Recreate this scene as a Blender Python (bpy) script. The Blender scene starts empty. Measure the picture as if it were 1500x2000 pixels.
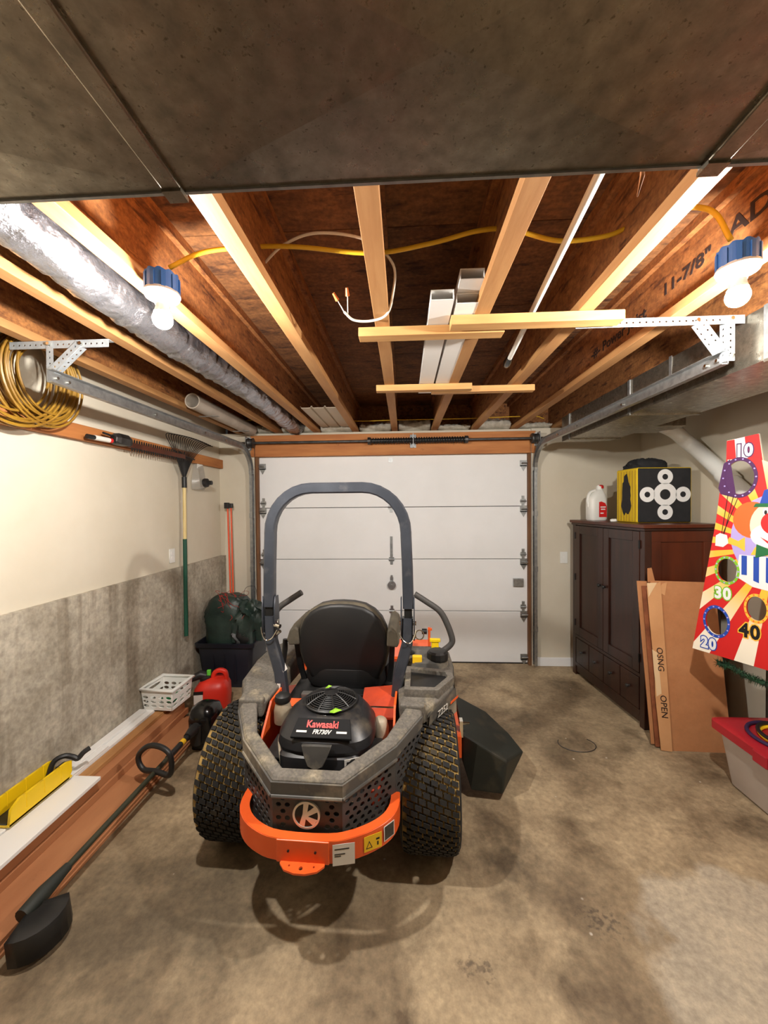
import bpy, bmesh, math, random
from mathutils import Vector, Matrix, Euler
random.seed(7)
PI = math.pi
S = bpy.context.scene
COL = S.collection

# ---------------------------------------------------------------- camera
cam_d = bpy.data.cameras.new('camera'); cam = bpy.data.objects.new('camera', cam_d); COL.objects.link(cam)
cam_d.sensor_fit = 'HORIZONTAL'; cam_d.sensor_width = 36.0; cam_d.lens = 36.0*751/1500
cam_d.clip_start = 0.02
_y, _p, _r = 0.05076641, -0.01640441, 0.00862979
_f = Vector((-math.sin(_y), math.cos(_y), 0)); _rt = Vector((math.cos(_y), math.sin(_y), 0)); _u = Vector((0, 0, 1))
_f, _u = _f*math.cos(_p)+_u*math.sin(_p), _u*math.cos(_p)-_f*math.sin(_p)
_rt, _u = _rt*math.cos(_r)-_u*math.sin(_r), _u*math.cos(_r)+_rt*math.sin(_r)
cam.matrix_world = Matrix(((_rt.x, _u.x, -_f.x, 0), (_rt.y, _u.y, -_f.y, 0), (_rt.z, _u.z, -_f.z, 1.615), (0, 0, 0, 1)))
S.camera = cam
# ---------------------------------------------------------------- world, exposure
w = bpy.data.worlds.new('world'); S.world = w; w.use_nodes = True
w.node_tree.nodes['Background'].inputs[0].default_value = (1, .95, .88, 1)
w.node_tree.nodes['Background'].inputs[1].default_value = 0.02
S.view_settings.view_transform = 'Standard'; S.view_settings.look = 'None'
S.view_settings.gamma = 1.0; S.view_settings.use_curve_mapping = False
S.view_settings.exposure = 0.0
BULB = 3150.0

# ---------------------------------------------------------------- materials
def lin(c):
    return tuple(((x/255)/12.92 if x/255 <= .04045 else ((x/255+.055)/1.055)**2.4) for x in c)
MATS = {}
def mat(name, c1, c2=None, scale=4.0, stretch=(1, 1, 1), rough=.6, metal=0.0, bump=0.0, bscale=None, ramp=(.35, .65),
        detail=5, spec=.5, c3=None, scale3=2.0, ramp3=(.55, .7), stretch3=(1, 1, 1), emit=0, trans=0, alpha=1, dist=0.0, rrange=None, grain=0.0, gscale=60):
    m = bpy.data.materials.new(name); m.use_nodes = True; nt = m.node_tree; b = nt.nodes['Principled BSDF']
    b.inputs['Roughness'].default_value = rough; b.inputs['Metallic'].default_value = metal
    b.inputs['Specular IOR Level'].default_value = spec
    L = nt.links.new
    col = (*lin(c1), 1)
    b.inputs['Base Color'].default_value = col
    def noise(sc, st, det=detail, ds=dist):
        tc = nt.nodes.new('ShaderNodeTexCoord'); mp = nt.nodes.new('ShaderNodeMapping'); n = nt.nodes.new('ShaderNodeTexNoise')
        mp.inputs['Scale'].default_value = st; n.inputs['Scale'].default_value = sc; n.inputs['Detail'].default_value = det
        n.inputs['Distortion'].default_value = ds; n.inputs['Roughness'].default_value = .6
        L(tc.outputs['Object'], mp.inputs['Vector']); L(mp.outputs[0], n.inputs['Vector']); return n
    def rampn(src, a, c_a, c_b, rr):
        r = nt.nodes.new('ShaderNodeValToRGB'); r.color_ramp.elements[0].position = rr[0]; r.color_ramp.elements[1].position = rr[1]
        r.color_ramp.elements[0].color = c_a; r.color_ramp.elements[1].color = c_b; L(src, r.inputs[0]); return r
    out = None
    if c2 is not None:
        n = noise(scale, stretch); r = rampn(n.outputs[0], 0, col, (*lin(c2), 1), ramp); out = r.outputs[0]
        if rrange:
            mr = nt.nodes.new('ShaderNodeMapRange'); mr.inputs['To Min'].default_value = rrange[0]; mr.inputs['To Max'].default_value = rrange[1]
            mr.inputs['From Min'].default_value = ramp[0]; mr.inputs['From Max'].default_value = ramp[1]
            L(n.outputs[0], mr.inputs['Value']); L(mr.outputs[0], b.inputs['Roughness'])
    if c3 is not None:
        n3 = noise(scale3, stretch3); r3 = rampn(n3.outputs[0], 0, (0, 0, 0, 1), (1, 1, 1, 1), ramp3)
        mx = nt.nodes.new('ShaderNodeMix'); mx.data_type = 'RGBA'; L(r3.outputs[0], mx.inputs['Factor'])
        if out: L(out, mx.inputs[6])
        else: mx.inputs[6].default_value = col
        mx.inputs[7].default_value = (*lin(c3), 1); out = mx.outputs[2]
    if grain and out:
        ng = noise(gscale, (1, 1, 1), 4, 0); mg = nt.nodes.new('ShaderNodeMapRange'); mg.inputs['From Min'].default_value = .32; mg.inputs['From Max'].default_value = .68
        mg.inputs['To Min'].default_value = 1-grain; mg.inputs['To Max'].default_value = 1+grain; L(ng.outputs[0], mg.inputs['Value'])
        vs_ = nt.nodes.new('ShaderNodeVectorMath'); vs_.operation = 'SCALE'; L(out, vs_.inputs[0]); L(mg.outputs[0], vs_.inputs['Scale']); out = vs_.outputs[0]
    if out: L(out, b.inputs['Base Color'])
    if bump:
        nb = noise(bscale or scale*4, stretch, 6); bp = nt.nodes.new('ShaderNodeBump'); bp.inputs['Strength'].default_value = bump
        bp.inputs['Distance'].default_value = .01; L(nb.outputs[0], bp.inputs['Height']); L(bp.outputs[0], b.inputs['Normal'])
    if emit:
        b.inputs['Emission Color'].default_value = col; b.inputs['Emission Strength'].default_value = emit
    if trans: b.inputs['Transmission Weight'].default_value = trans
    if alpha < 1: b.inputs['Alpha'].default_value = alpha
    MATS[name] = m
    return m

mat('drywall', (214, 206, 188), (206, 197, 177), scale=1.5, rough=.85, bump=.05, bscale=60)
mat('concrete_wall', (178, 170, 154), (148, 139, 122), scale=4.0, rough=.92, bump=.35, bscale=18, c3=(112, 100, 82), scale3=1.8, stretch3=(1, 3.2, .25), ramp3=(.54, .72), detail=9, grain=.22, gscale=34)
mat('concrete_floor', (184, 163, 130), (134, 115, 89), scale=2.6, rough=.62, bump=.16, bscale=45, ramp=(.34, .64), detail=12, c3=(98, 81, 60), scale3=3.4, ramp3=(.50, .70), dist=.25)
mat('lumber', (184, 136, 84), (162, 112, 64), scale=5, stretch=(3, .35, 3), rough=.7, bump=.08, c3=(150, 96, 52), scale3=3.0, ramp3=(.64, .74))
mat('lumber_cross', (204, 158, 98), (182, 132, 76), scale=5, stretch=(.35, 3, 3), rough=.7, bump=.08, c3=(160, 108, 62), scale3=4.0, ramp3=(.68, .76))
mat('header_wood', (196, 130, 72), (170, 104, 54), scale=5, stretch=(.35, 3, 3), rough=.7, bump=.08, c3=(110, 62, 32), scale3=5, ramp3=(.7, .76))
mat('ledger_wood', (190, 124, 66), (160, 96, 48), scale=5, stretch=(3, .35, 3), rough=.7, bump=.08, c3=(104, 60, 30), scale3=4, ramp3=(.68, .75))
mat('jamb', (128, 88, 56), (104, 70, 44), scale=5, stretch=(3, 3, .4), rough=.75)
mat('osb_web', (164, 108, 58), (130, 80, 40), scale=26, stretch=(1, .45, 1), rough=.75, bump=.2, bscale=50, c3=(88, 48, 24), scale3=22, stretch3=(1, .3, 1.8), ramp3=(.55, .66), detail=10, grain=.3, gscale=70)
mat('osb_deck', (138, 92, 52), (106, 68, 38), scale=20, stretch=(.4, 1.2, 1), rough=.8, bump=.2, bscale=40, c3=(70, 40, 22), scale3=14, stretch3=(.5, 1.6, 1), ramp3=(.56, .68), detail=10, grain=.3, gscale=60)
mat('galv_duct', (160, 152, 137), (130, 122, 108), scale=26, rough=.34, metal=.9, bump=.10, bscale=2.2, ramp=(.3, .7), rrange=(.24, .40), c3=(96, 88, 74), scale3=120, ramp3=(.60, .72), grain=.2, gscale=30)
mat('galv', (176, 178, 178), (150, 152, 152), scale=30, rough=.38, metal=.85)
mat('holder_white', (186, 186, 182), rough=.45)
mat('galv_white', (176, 182, 186), (158, 164, 168), scale=30, rough=.45, metal=.35)
mat('dark_steel', (92, 92, 92), (66, 64, 62), scale=12, rough=.45, metal=.8)
mat('black_metal', (34, 34, 34), rough=.4, metal=.3)
mat('emblem_chrome', (226, 222, 208), rough=.3, metal=.45)
mat('chrome', (225, 222, 212), rough=.14, metal=1)
mat('foil', (190, 190, 195), (166, 166, 172), scale=14, rough=.25, metal=.93, bump=1.0, bscale=30)
mat('pvc_pipe', (176, 164, 150), (160, 148, 134), scale=6, rough=.5)
mat('white_plastic', (232, 232, 226), rough=.42)
mat('white_pipe', (222, 222, 216), rough=.4)
mat('door_white', (238, 239, 240), (230, 231, 231), scale=1.2, rough=.55, bump=.02, bscale=50)
mat('vinyl_white', (236, 234, 230), rough=.4)
mat('siding', (196, 184, 164), rough=.6)
mat('insulation', (226, 220, 206), (190, 182, 164), scale=18, rough=.95, bump=.6, bscale=30)
mat('yellow_cable', (228, 186, 40), rough=.5)
mat('white_cable', (224, 216, 202), rough=.5)
mat('wire_nut', (226, 134, 74), rough=.5)
mat('blue_box', (38, 96, 168), rough=.5)
mat('coil_yellow', (166, 126, 40), (122, 86, 26), scale=5, rough=.42)
mat('ink', (44, 26, 20), rough=.8)
mat('black_plastic', (26, 26, 27), (34, 33, 32), scale=8, rough=.45)
mat('black_gloss', (14, 14, 15), rough=.18)
mat('red_plastic', (214, 46, 30), rough=.42)
mat('green_plastic', (96, 196, 60), rough=.45)
mat('yellow_plastic', (240, 200, 16), rough=.45)
mat('cream_wood', (226, 206, 150), (206, 182, 122), scale=8, stretch=(3, 3, .4), rough=.6)
mat('green_grip', (20, 74, 56), rough=.45)
mat('orange_rod', (226, 82, 36), rough=.45)
mat('tarp_green', (40, 58, 50), (28, 42, 38), scale=7, rough=.42, bump=.5, bscale=9)
mat('tote_dark', (22, 24, 34), (28, 30, 40), scale=3, rough=.45)
mat('red_string', (150, 34, 26), rough=.8)
mat('clear_bag', (190, 184, 172), rough=.25, alpha=.55)
mat('brown_board', (178, 122, 80), (160, 104, 66), scale=3, stretch=(2, .5, 1), rough=.7, c3=(92, 50, 28), scale3=3.2, ramp3=(.66, .76))
mat('copper_edge', (150, 88, 54), (112, 60, 34), scale=9, rough=.7)
mat('dark_wood', (58, 30, 20), (38, 19, 13), scale=4, stretch=(3, 3, .35), rough=.32, spec=.6)
mat('dark_wood_red', (92, 42, 22), (62, 26, 14), scale=3, stretch=(2, 2, .35), rough=.34, spec=.6)
mat('cardboard', (184, 128, 84), (170, 112, 70), scale=2.5, rough=.85, c3=(196, 144, 100), scale3=2, ramp3=(.55, .8), grain=.06, gscale=40)
mat('cardboard_light', (206, 154, 106), (194, 140, 92), scale=3, rough=.85)
mat('paper_tape', (222, 190, 148), rough=.6)
mat('foam_black', (26, 27, 29), (34, 34, 36), scale=20, rough=.85)
mat('foam_yellow', (222, 190, 28), (200, 166, 18), scale=12, stretch=(4, 4, .6), rough=.8)
mat('print_white', (228, 228, 226), rough=.6)
mat('tub_clear', (176, 164, 152), (160, 146, 134), scale=2, rough=.35)
mat('tub_lid', (170, 34, 46), (152, 26, 38), scale=3, rough=.3)
mat('ring_purple', (46, 30, 66), rough=.5); mat('ring_black', (20, 19, 22), rough=.5); mat('ring_yellow', (238, 196, 26), rough=.5)
mat('print_red', (206, 32, 32), rough=.5); mat('print_yellow', (246, 188, 60), rough=.5); mat('print_purple', (74, 30, 84), rough=.5)
mat('print_green', (124, 186, 44), rough=.5); mat('print_blue', (30, 72, 168), rough=.5); mat('print_orange', (240, 104, 40), rough=.5)
mat('print_skin', (250, 214, 190), rough=.5); mat('print_black', (18, 16, 18), rough=.5); mat('print_dgreen', (24, 104, 56), rough=.5); mat('print_lilac', (176, 160, 220), rough=.5)
mat('olive_shaft', (52, 52, 34), (40, 40, 28), scale=8, rough=.6)
mat('garland', (22, 66, 36), (14, 40, 22), scale=30, rough=.7)
# mower
mat('mower_orange', (238, 100, 40), (228, 88, 32), scale=5, rough=.34, spec=.55)
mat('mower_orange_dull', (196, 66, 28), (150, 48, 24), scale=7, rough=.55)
mat('guard_grey', (86, 84, 80), (70, 68, 66), scale=6, rough=.55, c3=(150, 140, 122), scale3=6, ramp3=(.48, .7))
mat('dusty_grey', (112, 106, 97), (82, 78, 72), scale=9, rough=.75, c3=(156, 145, 122), scale3=9, ramp3=(.5, .72), detail=8, grain=.28, gscale=90)
mat('panel_grey', (72, 71, 70), (58, 57, 57), scale=5, rough=.5)
mat('rops_grey', (70, 74, 82), (58, 62, 70), scale=7, rough=.32, metal=.25, c3=(96, 96, 98), scale3=9, ramp3=(.58, .75))
mat('engine_black', (40, 40, 42), (30, 30, 32), scale=6, rough=.38, c3=(104, 94, 78), scale3=5, ramp3=(.55, .78))
mat('rubber', (22, 22, 22), (30, 28, 26), scale=10, rough=.8, c3=(70, 60, 40), scale3=7, ramp3=(.54, .76))
mat('tire_dirt', (182, 150, 86), (128, 104, 58), scale=14, rough=.95, c3=(44, 38, 28), scale3=4, ramp3=(.48, .66))
mat('seat_black', (26, 26, 27), (33, 32, 31), scale=3, rough=.5)
mat('seat_dust', (96, 88, 72), (62, 57, 48), scale=6, rough=.7)
mat('lever_grey', (66, 64, 62), rough=.6)
mat('rubber_flap', (38, 42, 36), (28, 31, 27), scale=4, rough=.6, c3=(74, 68, 52), scale3=4, ramp3=(.56, .75))
mat('decal_black', (24, 24, 25), rough=.75, spec=.25)
mat('jar_white', (188, 176, 154), (140, 124, 102), scale=6, rough=.5)
mat('label_white', (226, 222, 214), rough=.5)
mat('label_yellow', (238, 190, 30), rough=.5)
mat('leaf_green', (142, 196, 40), rough=.5)
mat('text_red', (206, 44, 34), rough=.5)
mat('bulb_glow', (255, 250, 243), rough=.4, emit=BULB)

# ---------------------------------------------------------------- helpers
ROOTM = {}
def thing(name, label, cat, loc=(0, 0, 0), rotz=0.0, group=None, kind=None):
    o = bpy.data.objects.new(name, None); COL.objects.link(o); o.empty_display_size = .05
    o.location = loc; o.rotation_euler = (0, 0, rotz)
    tag(o, label, cat, group, kind)
    ROOTM[o.name] = Matrix.Translation(loc) @ Matrix.Rotation(rotz, 4, 'Z')
    return o
def tag(o, label=None, cat=None, group=None, kind=None):
    if label: o['label'] = label
    if cat: o['category'] = cat
    if group: o['group'] = group
    if kind: o['kind'] = kind
    return o
def finish(name, me, material, parent, local, smooth=False, bevel=0, seg=2, origin=True, sharp=40):
    for m in (material if isinstance(material, (list, tuple)) else [material]): me.materials.append(MATS[m])
    o = bpy.data.objects.new(name, me); COL.objects.link(o)
    if parent is not None:
        o.parent = parent; RM = ROOTM[parent.name]; ROOTM[o.name] = RM
        if not local: me.transform(RM.inverted())
    else:
        if origin and len(me.vertices):
            xs = [v.co for v in me.vertices]
            c = Vector(((min(v.x for v in xs)+max(v.x for v in xs))/2, (min(v.y for v in xs)+max(v.y for v in xs))/2, min(v.z for v in xs)))
            me.transform(Matrix.Translation(-c)); o.location = c
            ROOTM[o.name] = Matrix.Translation(c)
        else: ROOTM[o.name] = Matrix.Identity(4)
    if smooth:
        for p in me.polygons: p.use_smooth = True
        if sharp:
            try: me.set_sharp_from_angle(angle=math.radians(sharp))
            except Exception: pass
    if bevel:
        md = o.modifiers.new('bevel', 'BEVEL'); md.width = bevel; md.segments = seg; md.limit_method = 'ANGLE'; md.angle_limit = math.radians(35)
    return o

class MB:
    def __init__(s, M=None): s.v = []; s.f = []; s.mi = []; s.cur = 0; s.M = M
    def add(s, vs, fs):
        k = len(s.v)
        s.v += [tuple(s.M @ Vector(v)) if s.M else tuple(v) for v in vs]
        s.f += [tuple(i+k for i in f) for f in fs]; s.mi += [s.cur]*len(fs); return s
    def box(s, x0, x1, y0, y1, z0, z1, M=None):
        vs = [(x, y, z) for z in (z0, z1) for y in (y0, y1) for x in (x0, x1)]
        if M: vs = [M @ Vector(v) for v in vs]
        return s.add(vs, [(0, 2, 3, 1), (4, 5, 7, 6), (0, 1, 5, 4), (2, 6, 7, 3), (0, 4, 6, 2), (1, 3, 7, 5)])
    def rings(s, rs, cap0=True, cap1=True, closed=False):
        n = len(rs[0]); vs = [p for r in rs for p in r]; fs = []
        m = len(rs)
        for i in range(m if closed else m-1):
            a, b = i*n, ((i+1) % m)*n
            for j in range(n): fs.append((a+j, a+(j+1) % n, b+(j+1) % n, b+j))
        if not closed:
            if cap0: fs.append(tuple(range(n-1, -1, -1)))
            if cap1: fs.append(tuple((m-1)*n+j for j in range(n)))
        return s.add(vs, fs)
    def tube(s, path, r, n=10, closed=False, taper=None):
        path = [Vector(p) for p in path]; rs = []; m = len(path); up = None
        for i, p in enumerate(path):
            if closed: t = path[(i+1) % m]-path[i-1]
            else: t = path[min(i+1, m-1)]-path[max(i-1, 0)]
            t.normalize()
            if up is None:
                up = Vector((0, 0, 1)) if abs(t.z) < .9 else Vector((1, 0, 0))
            a = (up-t*up.dot(t)); a.normalize(); b = t.cross(a); up = a
            rr = r[i] if isinstance(r, (list, tuple)) else r
            rs.append([p+(a*math.cos(2*PI*j/n)+b*math.sin(2*PI*j/n))*rr for j in range(n)])
        return s.rings(rs, closed=closed)
    def cyl(s, a, b, r, n=16, r2=None): return s.tube([a, b], [r, r if r2 is None else r2], n)
    def bar(s, path, wd, dp, axis=(0, 1, 0), chamfer=0.0):
        # rectangular section swept along path; dp along axis, wd across
        path = [Vector(p) for p in path]; ax = Vector(axis).normalized(); rs = []; m = len(path)
        for i, p in enumerate(path):
            t0 = (path[i]-path[i-1]).normalized() if i > 0 else None; t1 = (path[i+1]-path[i]).normalized() if i < m-1 else None
            t = (t0+t1).normalized() if t0 and t1 else (t0 or t1)
            nrm = ax.cross(t); nrm.normalize(); k = 1.0
            if t0 and t1:
                k = 1/max(.5, t.dot(t1))
            h, d, c = wd/2, dp/2, chamfer
            pr = [(-h, -d), (h, -d), (h, d), (-h, d)] if not c else [(-h+c, -d), (h-c, -d), (h, -d+c), (h, d-c), (h-c, d), (-h+c, d), (-h, d-c), (-h, -d+c)]
            rs.append([p+nrm*(q[0]*k)+ax*q[1] for q in pr])
        return s.rings(rs)
    def prism(s, poly, v0, v1, to3):
        # poly 2D list; to3(u,v,h)
        n = len(poly); vs = [to3(u, v, v0) for u, v in poly]+[to3(u, v, v1) for u, v in poly]
        fs = [tuple(range(n-1, -1, -1)), tuple(range(n, 2*n))]+[(i, (i+1) % n, n+(i+1) % n, n+i) for i in range(n)]
        return s.add(vs, fs)
    def lathe(s, prof, origin=(0, 0, 0), axis='Z', n=24, M=None, cap=True):
        o = Vector(origin); rs = []
        for r, h in prof:
            ring = []
            for j in range(n):
                a = 2*PI*j/n; c, sn = r*math.cos(a), r*math.sin(a)
                p = Vector((c, sn, h)) if axis == 'Z' else (Vector((h, c, sn)) if axis == 'X' else Vector((sn, h, c)))
                ring.append(o+p if M is None else M @ p)
            rs.append(ring)
        return s.rings(rs, cap, cap)
    def build(s, name, material, parent=None, local=False, smooth=False, bevel=0, seg=2, origin=True, sharp=40, fix=True):
        me = bpy.data.meshes.new(name); me.from_pydata(s.v, [], s.f); me.update()
        if any(s.mi): me.polygons.foreach_set('material_index', s.mi)
        if fix:
            bm = bmesh.new(); bm.from_mesh(me); bmesh.ops.recalc_face_normals(bm, faces=bm.faces); bm.to_mesh(me); bm.free()
        return finish(name, me, material, parent, local, smooth, bevel, seg, origin, sharp)

def circ(cx, cy, r, n=14, ry=None, rot=0):
    return [(cx+r*math.cos(rot+2*PI*i/n), cy+(ry or r)*math.sin(rot+2*PI*i/n)) for i in range(n)]
def plate(name, outline, holes, thick, M, material, parent=None, local=False, bevel=0):
    # flat plate with real holes; outline in local xy, thickness along +-z, placed by M
    cu = bpy.data.curves.new(name, 'CURVE'); cu.dimensions = '2D'; cu.fill_mode = 'BOTH'; cu.extrude = thick/2; cu.bevel_depth = bevel
    for loop in [outline]+list(holes):
        sp = cu.splines.new('POLY'); sp.points.add(len(loop)-1)
        for p, q in zip(sp.points, loop): p.co = (q[0], q[1], 0, 1)
        sp.use_cyclic_u = True
    ob = bpy.data.objects.new('tmp', cu); me = bpy.data.meshes.new_from_object(ob)
    me.name = name; bpy.data.objects.remove(ob); bpy.data.curves.remove(cu)
    me.materials.clear(); me.transform(M)
    return finish(name, me, material, parent, local)
def text(name, body, size, M, material, parent=None, local=False, depth=.0006, offset=0.0, shear=0.0, space=1.0, align='CENTER', sx=1.0):
    cu = bpy.data.curves.new(name, 'FONT'); cu.body = body; cu.size = size; cu.extrude = depth; cu.align_x = align; cu.align_y = 'CENTER'
    cu.offset = offset; cu.shear = shear; cu.space_character = space; cu.resolution_u = 3
    ob = bpy.data.objects.new('tmp', cu); me = bpy.data.meshes.new_from_object(ob); me.name = name
    bpy.data.objects.remove(ob); bpy.data.curves.remove(cu); me.materials.clear()
    me.transform(M @ Matrix.Diagonal((sx, 1, 1, 1)))
    return finish(name, me, material, parent, local)
def frame(o, x, y):
    # matrix with local x,y axes given; z = x cross y
    x = Vector(x).normalized(); y = Vector(y); y = (y-x*y.dot(x)).normalized(); z = x.cross(y); o = Vector(o)
    return Matrix(((x.x, y.x, z.x, o.x), (x.y, y.y, z.y, o.y), (x.z, y.z, z.z, o.z), (0, 0, 0, 1)))
def smoothp(pts, k=6, closed=False):
    P = [Vector(p) for p in pts]; n = len(P); out = []
    rng = range(n if closed else n-1)
    for i in rng:
        p0 = P[i-1] if (closed or i > 0) else P[0]*2-P[1]; p1 = P[i]; p2 = P[(i+1) % n]
        p3 = P[(i+2) % n] if (closed or i+2 < n) else P[-1]*2-P[-2]
        for j in range(k):
            t = j/k
            out.append(.5*((2*p1)+(p2-p0)*t+(2*p0-5*p1+4*p2-p3)*t*t+(3*p1-p0-3*p2+p3)*t**3))
    if not closed: out.append(P[-1])
    return out
def copy_tree(o, parent=None):
    c = o.copy(); COL.objects.link(c); c.parent = parent; ROOTM[c.name] = ROOTM.get(o.name, Matrix.Identity(4))
    for ch in list(o.children): copy_tree(ch, c)
    return c
def B(name, x0, x1, y0, y1, z0, z1, m, parent=None, bevel=0, local=False, seg=2):
    return MB().box(x0, x1, y0, y1, z0, z1).build(name, m, parent, local, bevel=bevel, seg=seg)
# ================================================================ STRUCTURE
XL, XR, YB, YF = -1.90, 2.33, 3.90, -3.4
DX0, DX1, DY = -1.497, 1.243, 3.945
def struct(o): o['kind'] = 'structure'; return o
fl = struct(B('floor', XL-.2, XR+.2, YF-.2, YB+.4, -.1, 0, 'concrete_floor'))
# floor material: oil stains, pale patch and paint specks of their own shape
def floor_marks():
    nt = MATS['concrete_floor'].node_tree; b = nt.nodes['Principled BSDF']; L = nt.links.new
    src = b.inputs['Base Color'].links[0].from_socket
    tc = nt.nodes.new('ShaderNodeTexCoord')
    off = Vector(fl.location)
    def blob(cx, cy, rx, ry, col, lo, hi, nsc, amt):
        mp = nt.nodes.new('ShaderNodeMapping'); mp.vector_type = 'TEXTURE'
        mp.inputs['Location'].default_value = (cx-off.x, cy-off.y, -off.z); mp.inputs['Scale'].default_value = (rx, ry, 1)
        g = nt.nodes.new('ShaderNodeTexGradient'); g.gradient_type = 'SPHERICAL'
        n = nt.nodes.new('ShaderNodeTexNoise'); n.inputs['Scale'].default_value = nsc; n.inputs['Detail'].default_value = 8
        mu = nt.nodes.new('ShaderNodeMath'); mu.operation = 'MULTIPLY'
        r = nt.nodes.new('ShaderNodeMapRange'); r.inputs['From Min'].default_value = lo; r.inputs['From Max'].default_value = hi; r.inputs['To Max'].default_value = amt
        L(tc.outputs['Object'], mp.inputs['Vector']); L(mp.outputs[0], g.inputs[0]); L(tc.outputs['Object'], n.inputs['Vector'])
        L(g.outputs[1], mu.inputs[0]); L(n.outputs[0], mu.inputs[1]); L(mu.outputs[0], r.inputs['Value'])
        mx = nt.nodes.new('ShaderNodeMix'); mx.data_type = 'RGBA'; mx.inputs[7].default_value = (*lin(col), 1)
        L(r.outputs[0], mx.inputs['Factor']); nonlocal src; L(src, mx.inputs[6]); src = mx.outputs[2]
    blob(1.32, 1.28, .62, .62, (182, 172, 154), .10, .15, 6, .6)
    blob(-.95, 1.45, .8, .6, (92, 80, 62), .12, .4, 6, .8)
    blob(.45, 1.75, .3, .5, (70, 58, 44), .2, .5, 9, .7)
    blob(.62, 1.62, .4, .4, (84, 72, 58), .22, .60, 9, .6)
    blob(.9, 2.75, .9, .7, (96, 82, 62), .2, .5, 5, .75)
    blob(.25, 1.33, .22, .14, (66, 54, 46), .40, .52, 45, .6)
    blob(.75, 1.5, .3, .22, (62, 52, 46), .40, .52, 50, .6)
    gn = nt.nodes.new('ShaderNodeTexNoise'); gn.inputs['Scale'].default_value = 38; gn.inputs['Detail'].default_value = 6; gn.inputs['Roughness'].default_value = .7
    L(tc.outputs['Object'], gn.inputs['Vector'])
    gr = nt.nodes.new('ShaderNodeMapRange'); gr.inputs['From Min'].default_value = .3; gr.inputs['From Max'].default_value = .7; gr.inputs['To Min'].default_value = .72; gr.inputs['To Max'].default_value = 1.22
    L(gn.outputs[0], gr.inputs['Value'])
    gm_ = nt.nodes.new('ShaderNodeVectorMath'); gm_.operation = 'SCALE'; L(src, gm_.inputs[0]); L(gr.outputs[0], gm_.inputs['Scale']); src = gm_.outputs[0]
    vo = nt.nodes.new('ShaderNodeTexVoronoi'); vo.inputs['Scale'].default_value = 9; vo.inputs['Randomness'].default_value = 1
    L(tc.outputs['Object'], vo.inputs['Vector'])
    r = nt.nodes.new('ShaderNodeMapRange'); r.inputs['From Min'].default_value = .07; r.inputs['From Max'].default_value = .03
    L(vo.outputs['Distance'], r.inputs['Value'])
    n = nt.nodes.new('ShaderNodeTexNoise'); n.inputs['Scale'].default_value = 2.3; L(tc.outputs['Object'], n.inputs['Vector'])
    r2 = nt.nodes.new('ShaderNodeMapRange'); r2.inputs['From Min'].default_value = .56; r2.inputs['From Max'].default_value = .62; L(n.outputs[0], r2.inputs['Value'])
    mu = nt.nodes.new('ShaderNodeMath'); mu.operation = 'MULTIPLY'; L(r.outputs[0], mu.inputs[0]); L(r2.outputs[0], mu.inputs[1])
    mx = nt.nodes.new('ShaderNodeMix'); mx.data_type = 'RGBA'; mx.inputs[7].default_value = (*lin((206, 198, 182)), 1)
    L(mu.outputs[0], mx.inputs['Factor']); L(src, mx.inputs[6]); L(mx.outputs[2], b.inputs['Base Color'])
floor_marks()
wl = struct(B('wall_left', XL-.15, XL, YF, YB+.15, 0, 2.67, 'drywall'))
B('concrete_stem', XL, XL+.025, YF, YB, 0, 1.115, 'concrete_wall', wl)['label'] = 'bare grey poured concrete lower wall with vertical stains'
wr = struct(B('wall_right', XR, XR+.15, YF, YB+.15, 0, 2.67, 'drywall'))
wf = struct(B('wall_front', XL, XR, YF-.15, YF, 0, 2.67, 'drywall'))
wb = MB().box(XL, DX0-.03, YB, YB+.15, 0, 2.37).box(DX1+.03, XR, YB, YB+.15, 0, 2.37).box(DX0-.03, DX1+.03, YB+.02, YB+.15, 2.13, 2.37).build('wall_back', 'drywall')
struct(wb)
B('concrete_stub', XL+.025, XL+.055, YB-.04, YB, 0, 1.115, 'concrete_wall', wb)
struct(B('baseboard_back', DX1+.06, XR, YB-.014, YB, 0, .085, 'door_white', bevel=.003))
struct(B('trim_1', DX0-.06, DX1+.06, YB-.038, YB+.02, 2.125, 2.34, 'header_wood', bevel=.003))['label'] = 'brown lumber header beam above the garage door'
struct(B('trim_2', DX0-.03, DX0, YB-.002, YB+.1, 0, 2.125, 'jamb'))
struct(B('trim_3', DX1, DX1+.03, YB-.002, YB+.1, 0, 2.125, 'jamb'))
lb = struct(B('trim_4', XL, XL+.04, YF, YB-.005, 2.012, 2.10, 'ledger_wood', bevel=.003)); lb['label'] = 'brown lumber ledger board along the left wall'

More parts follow.
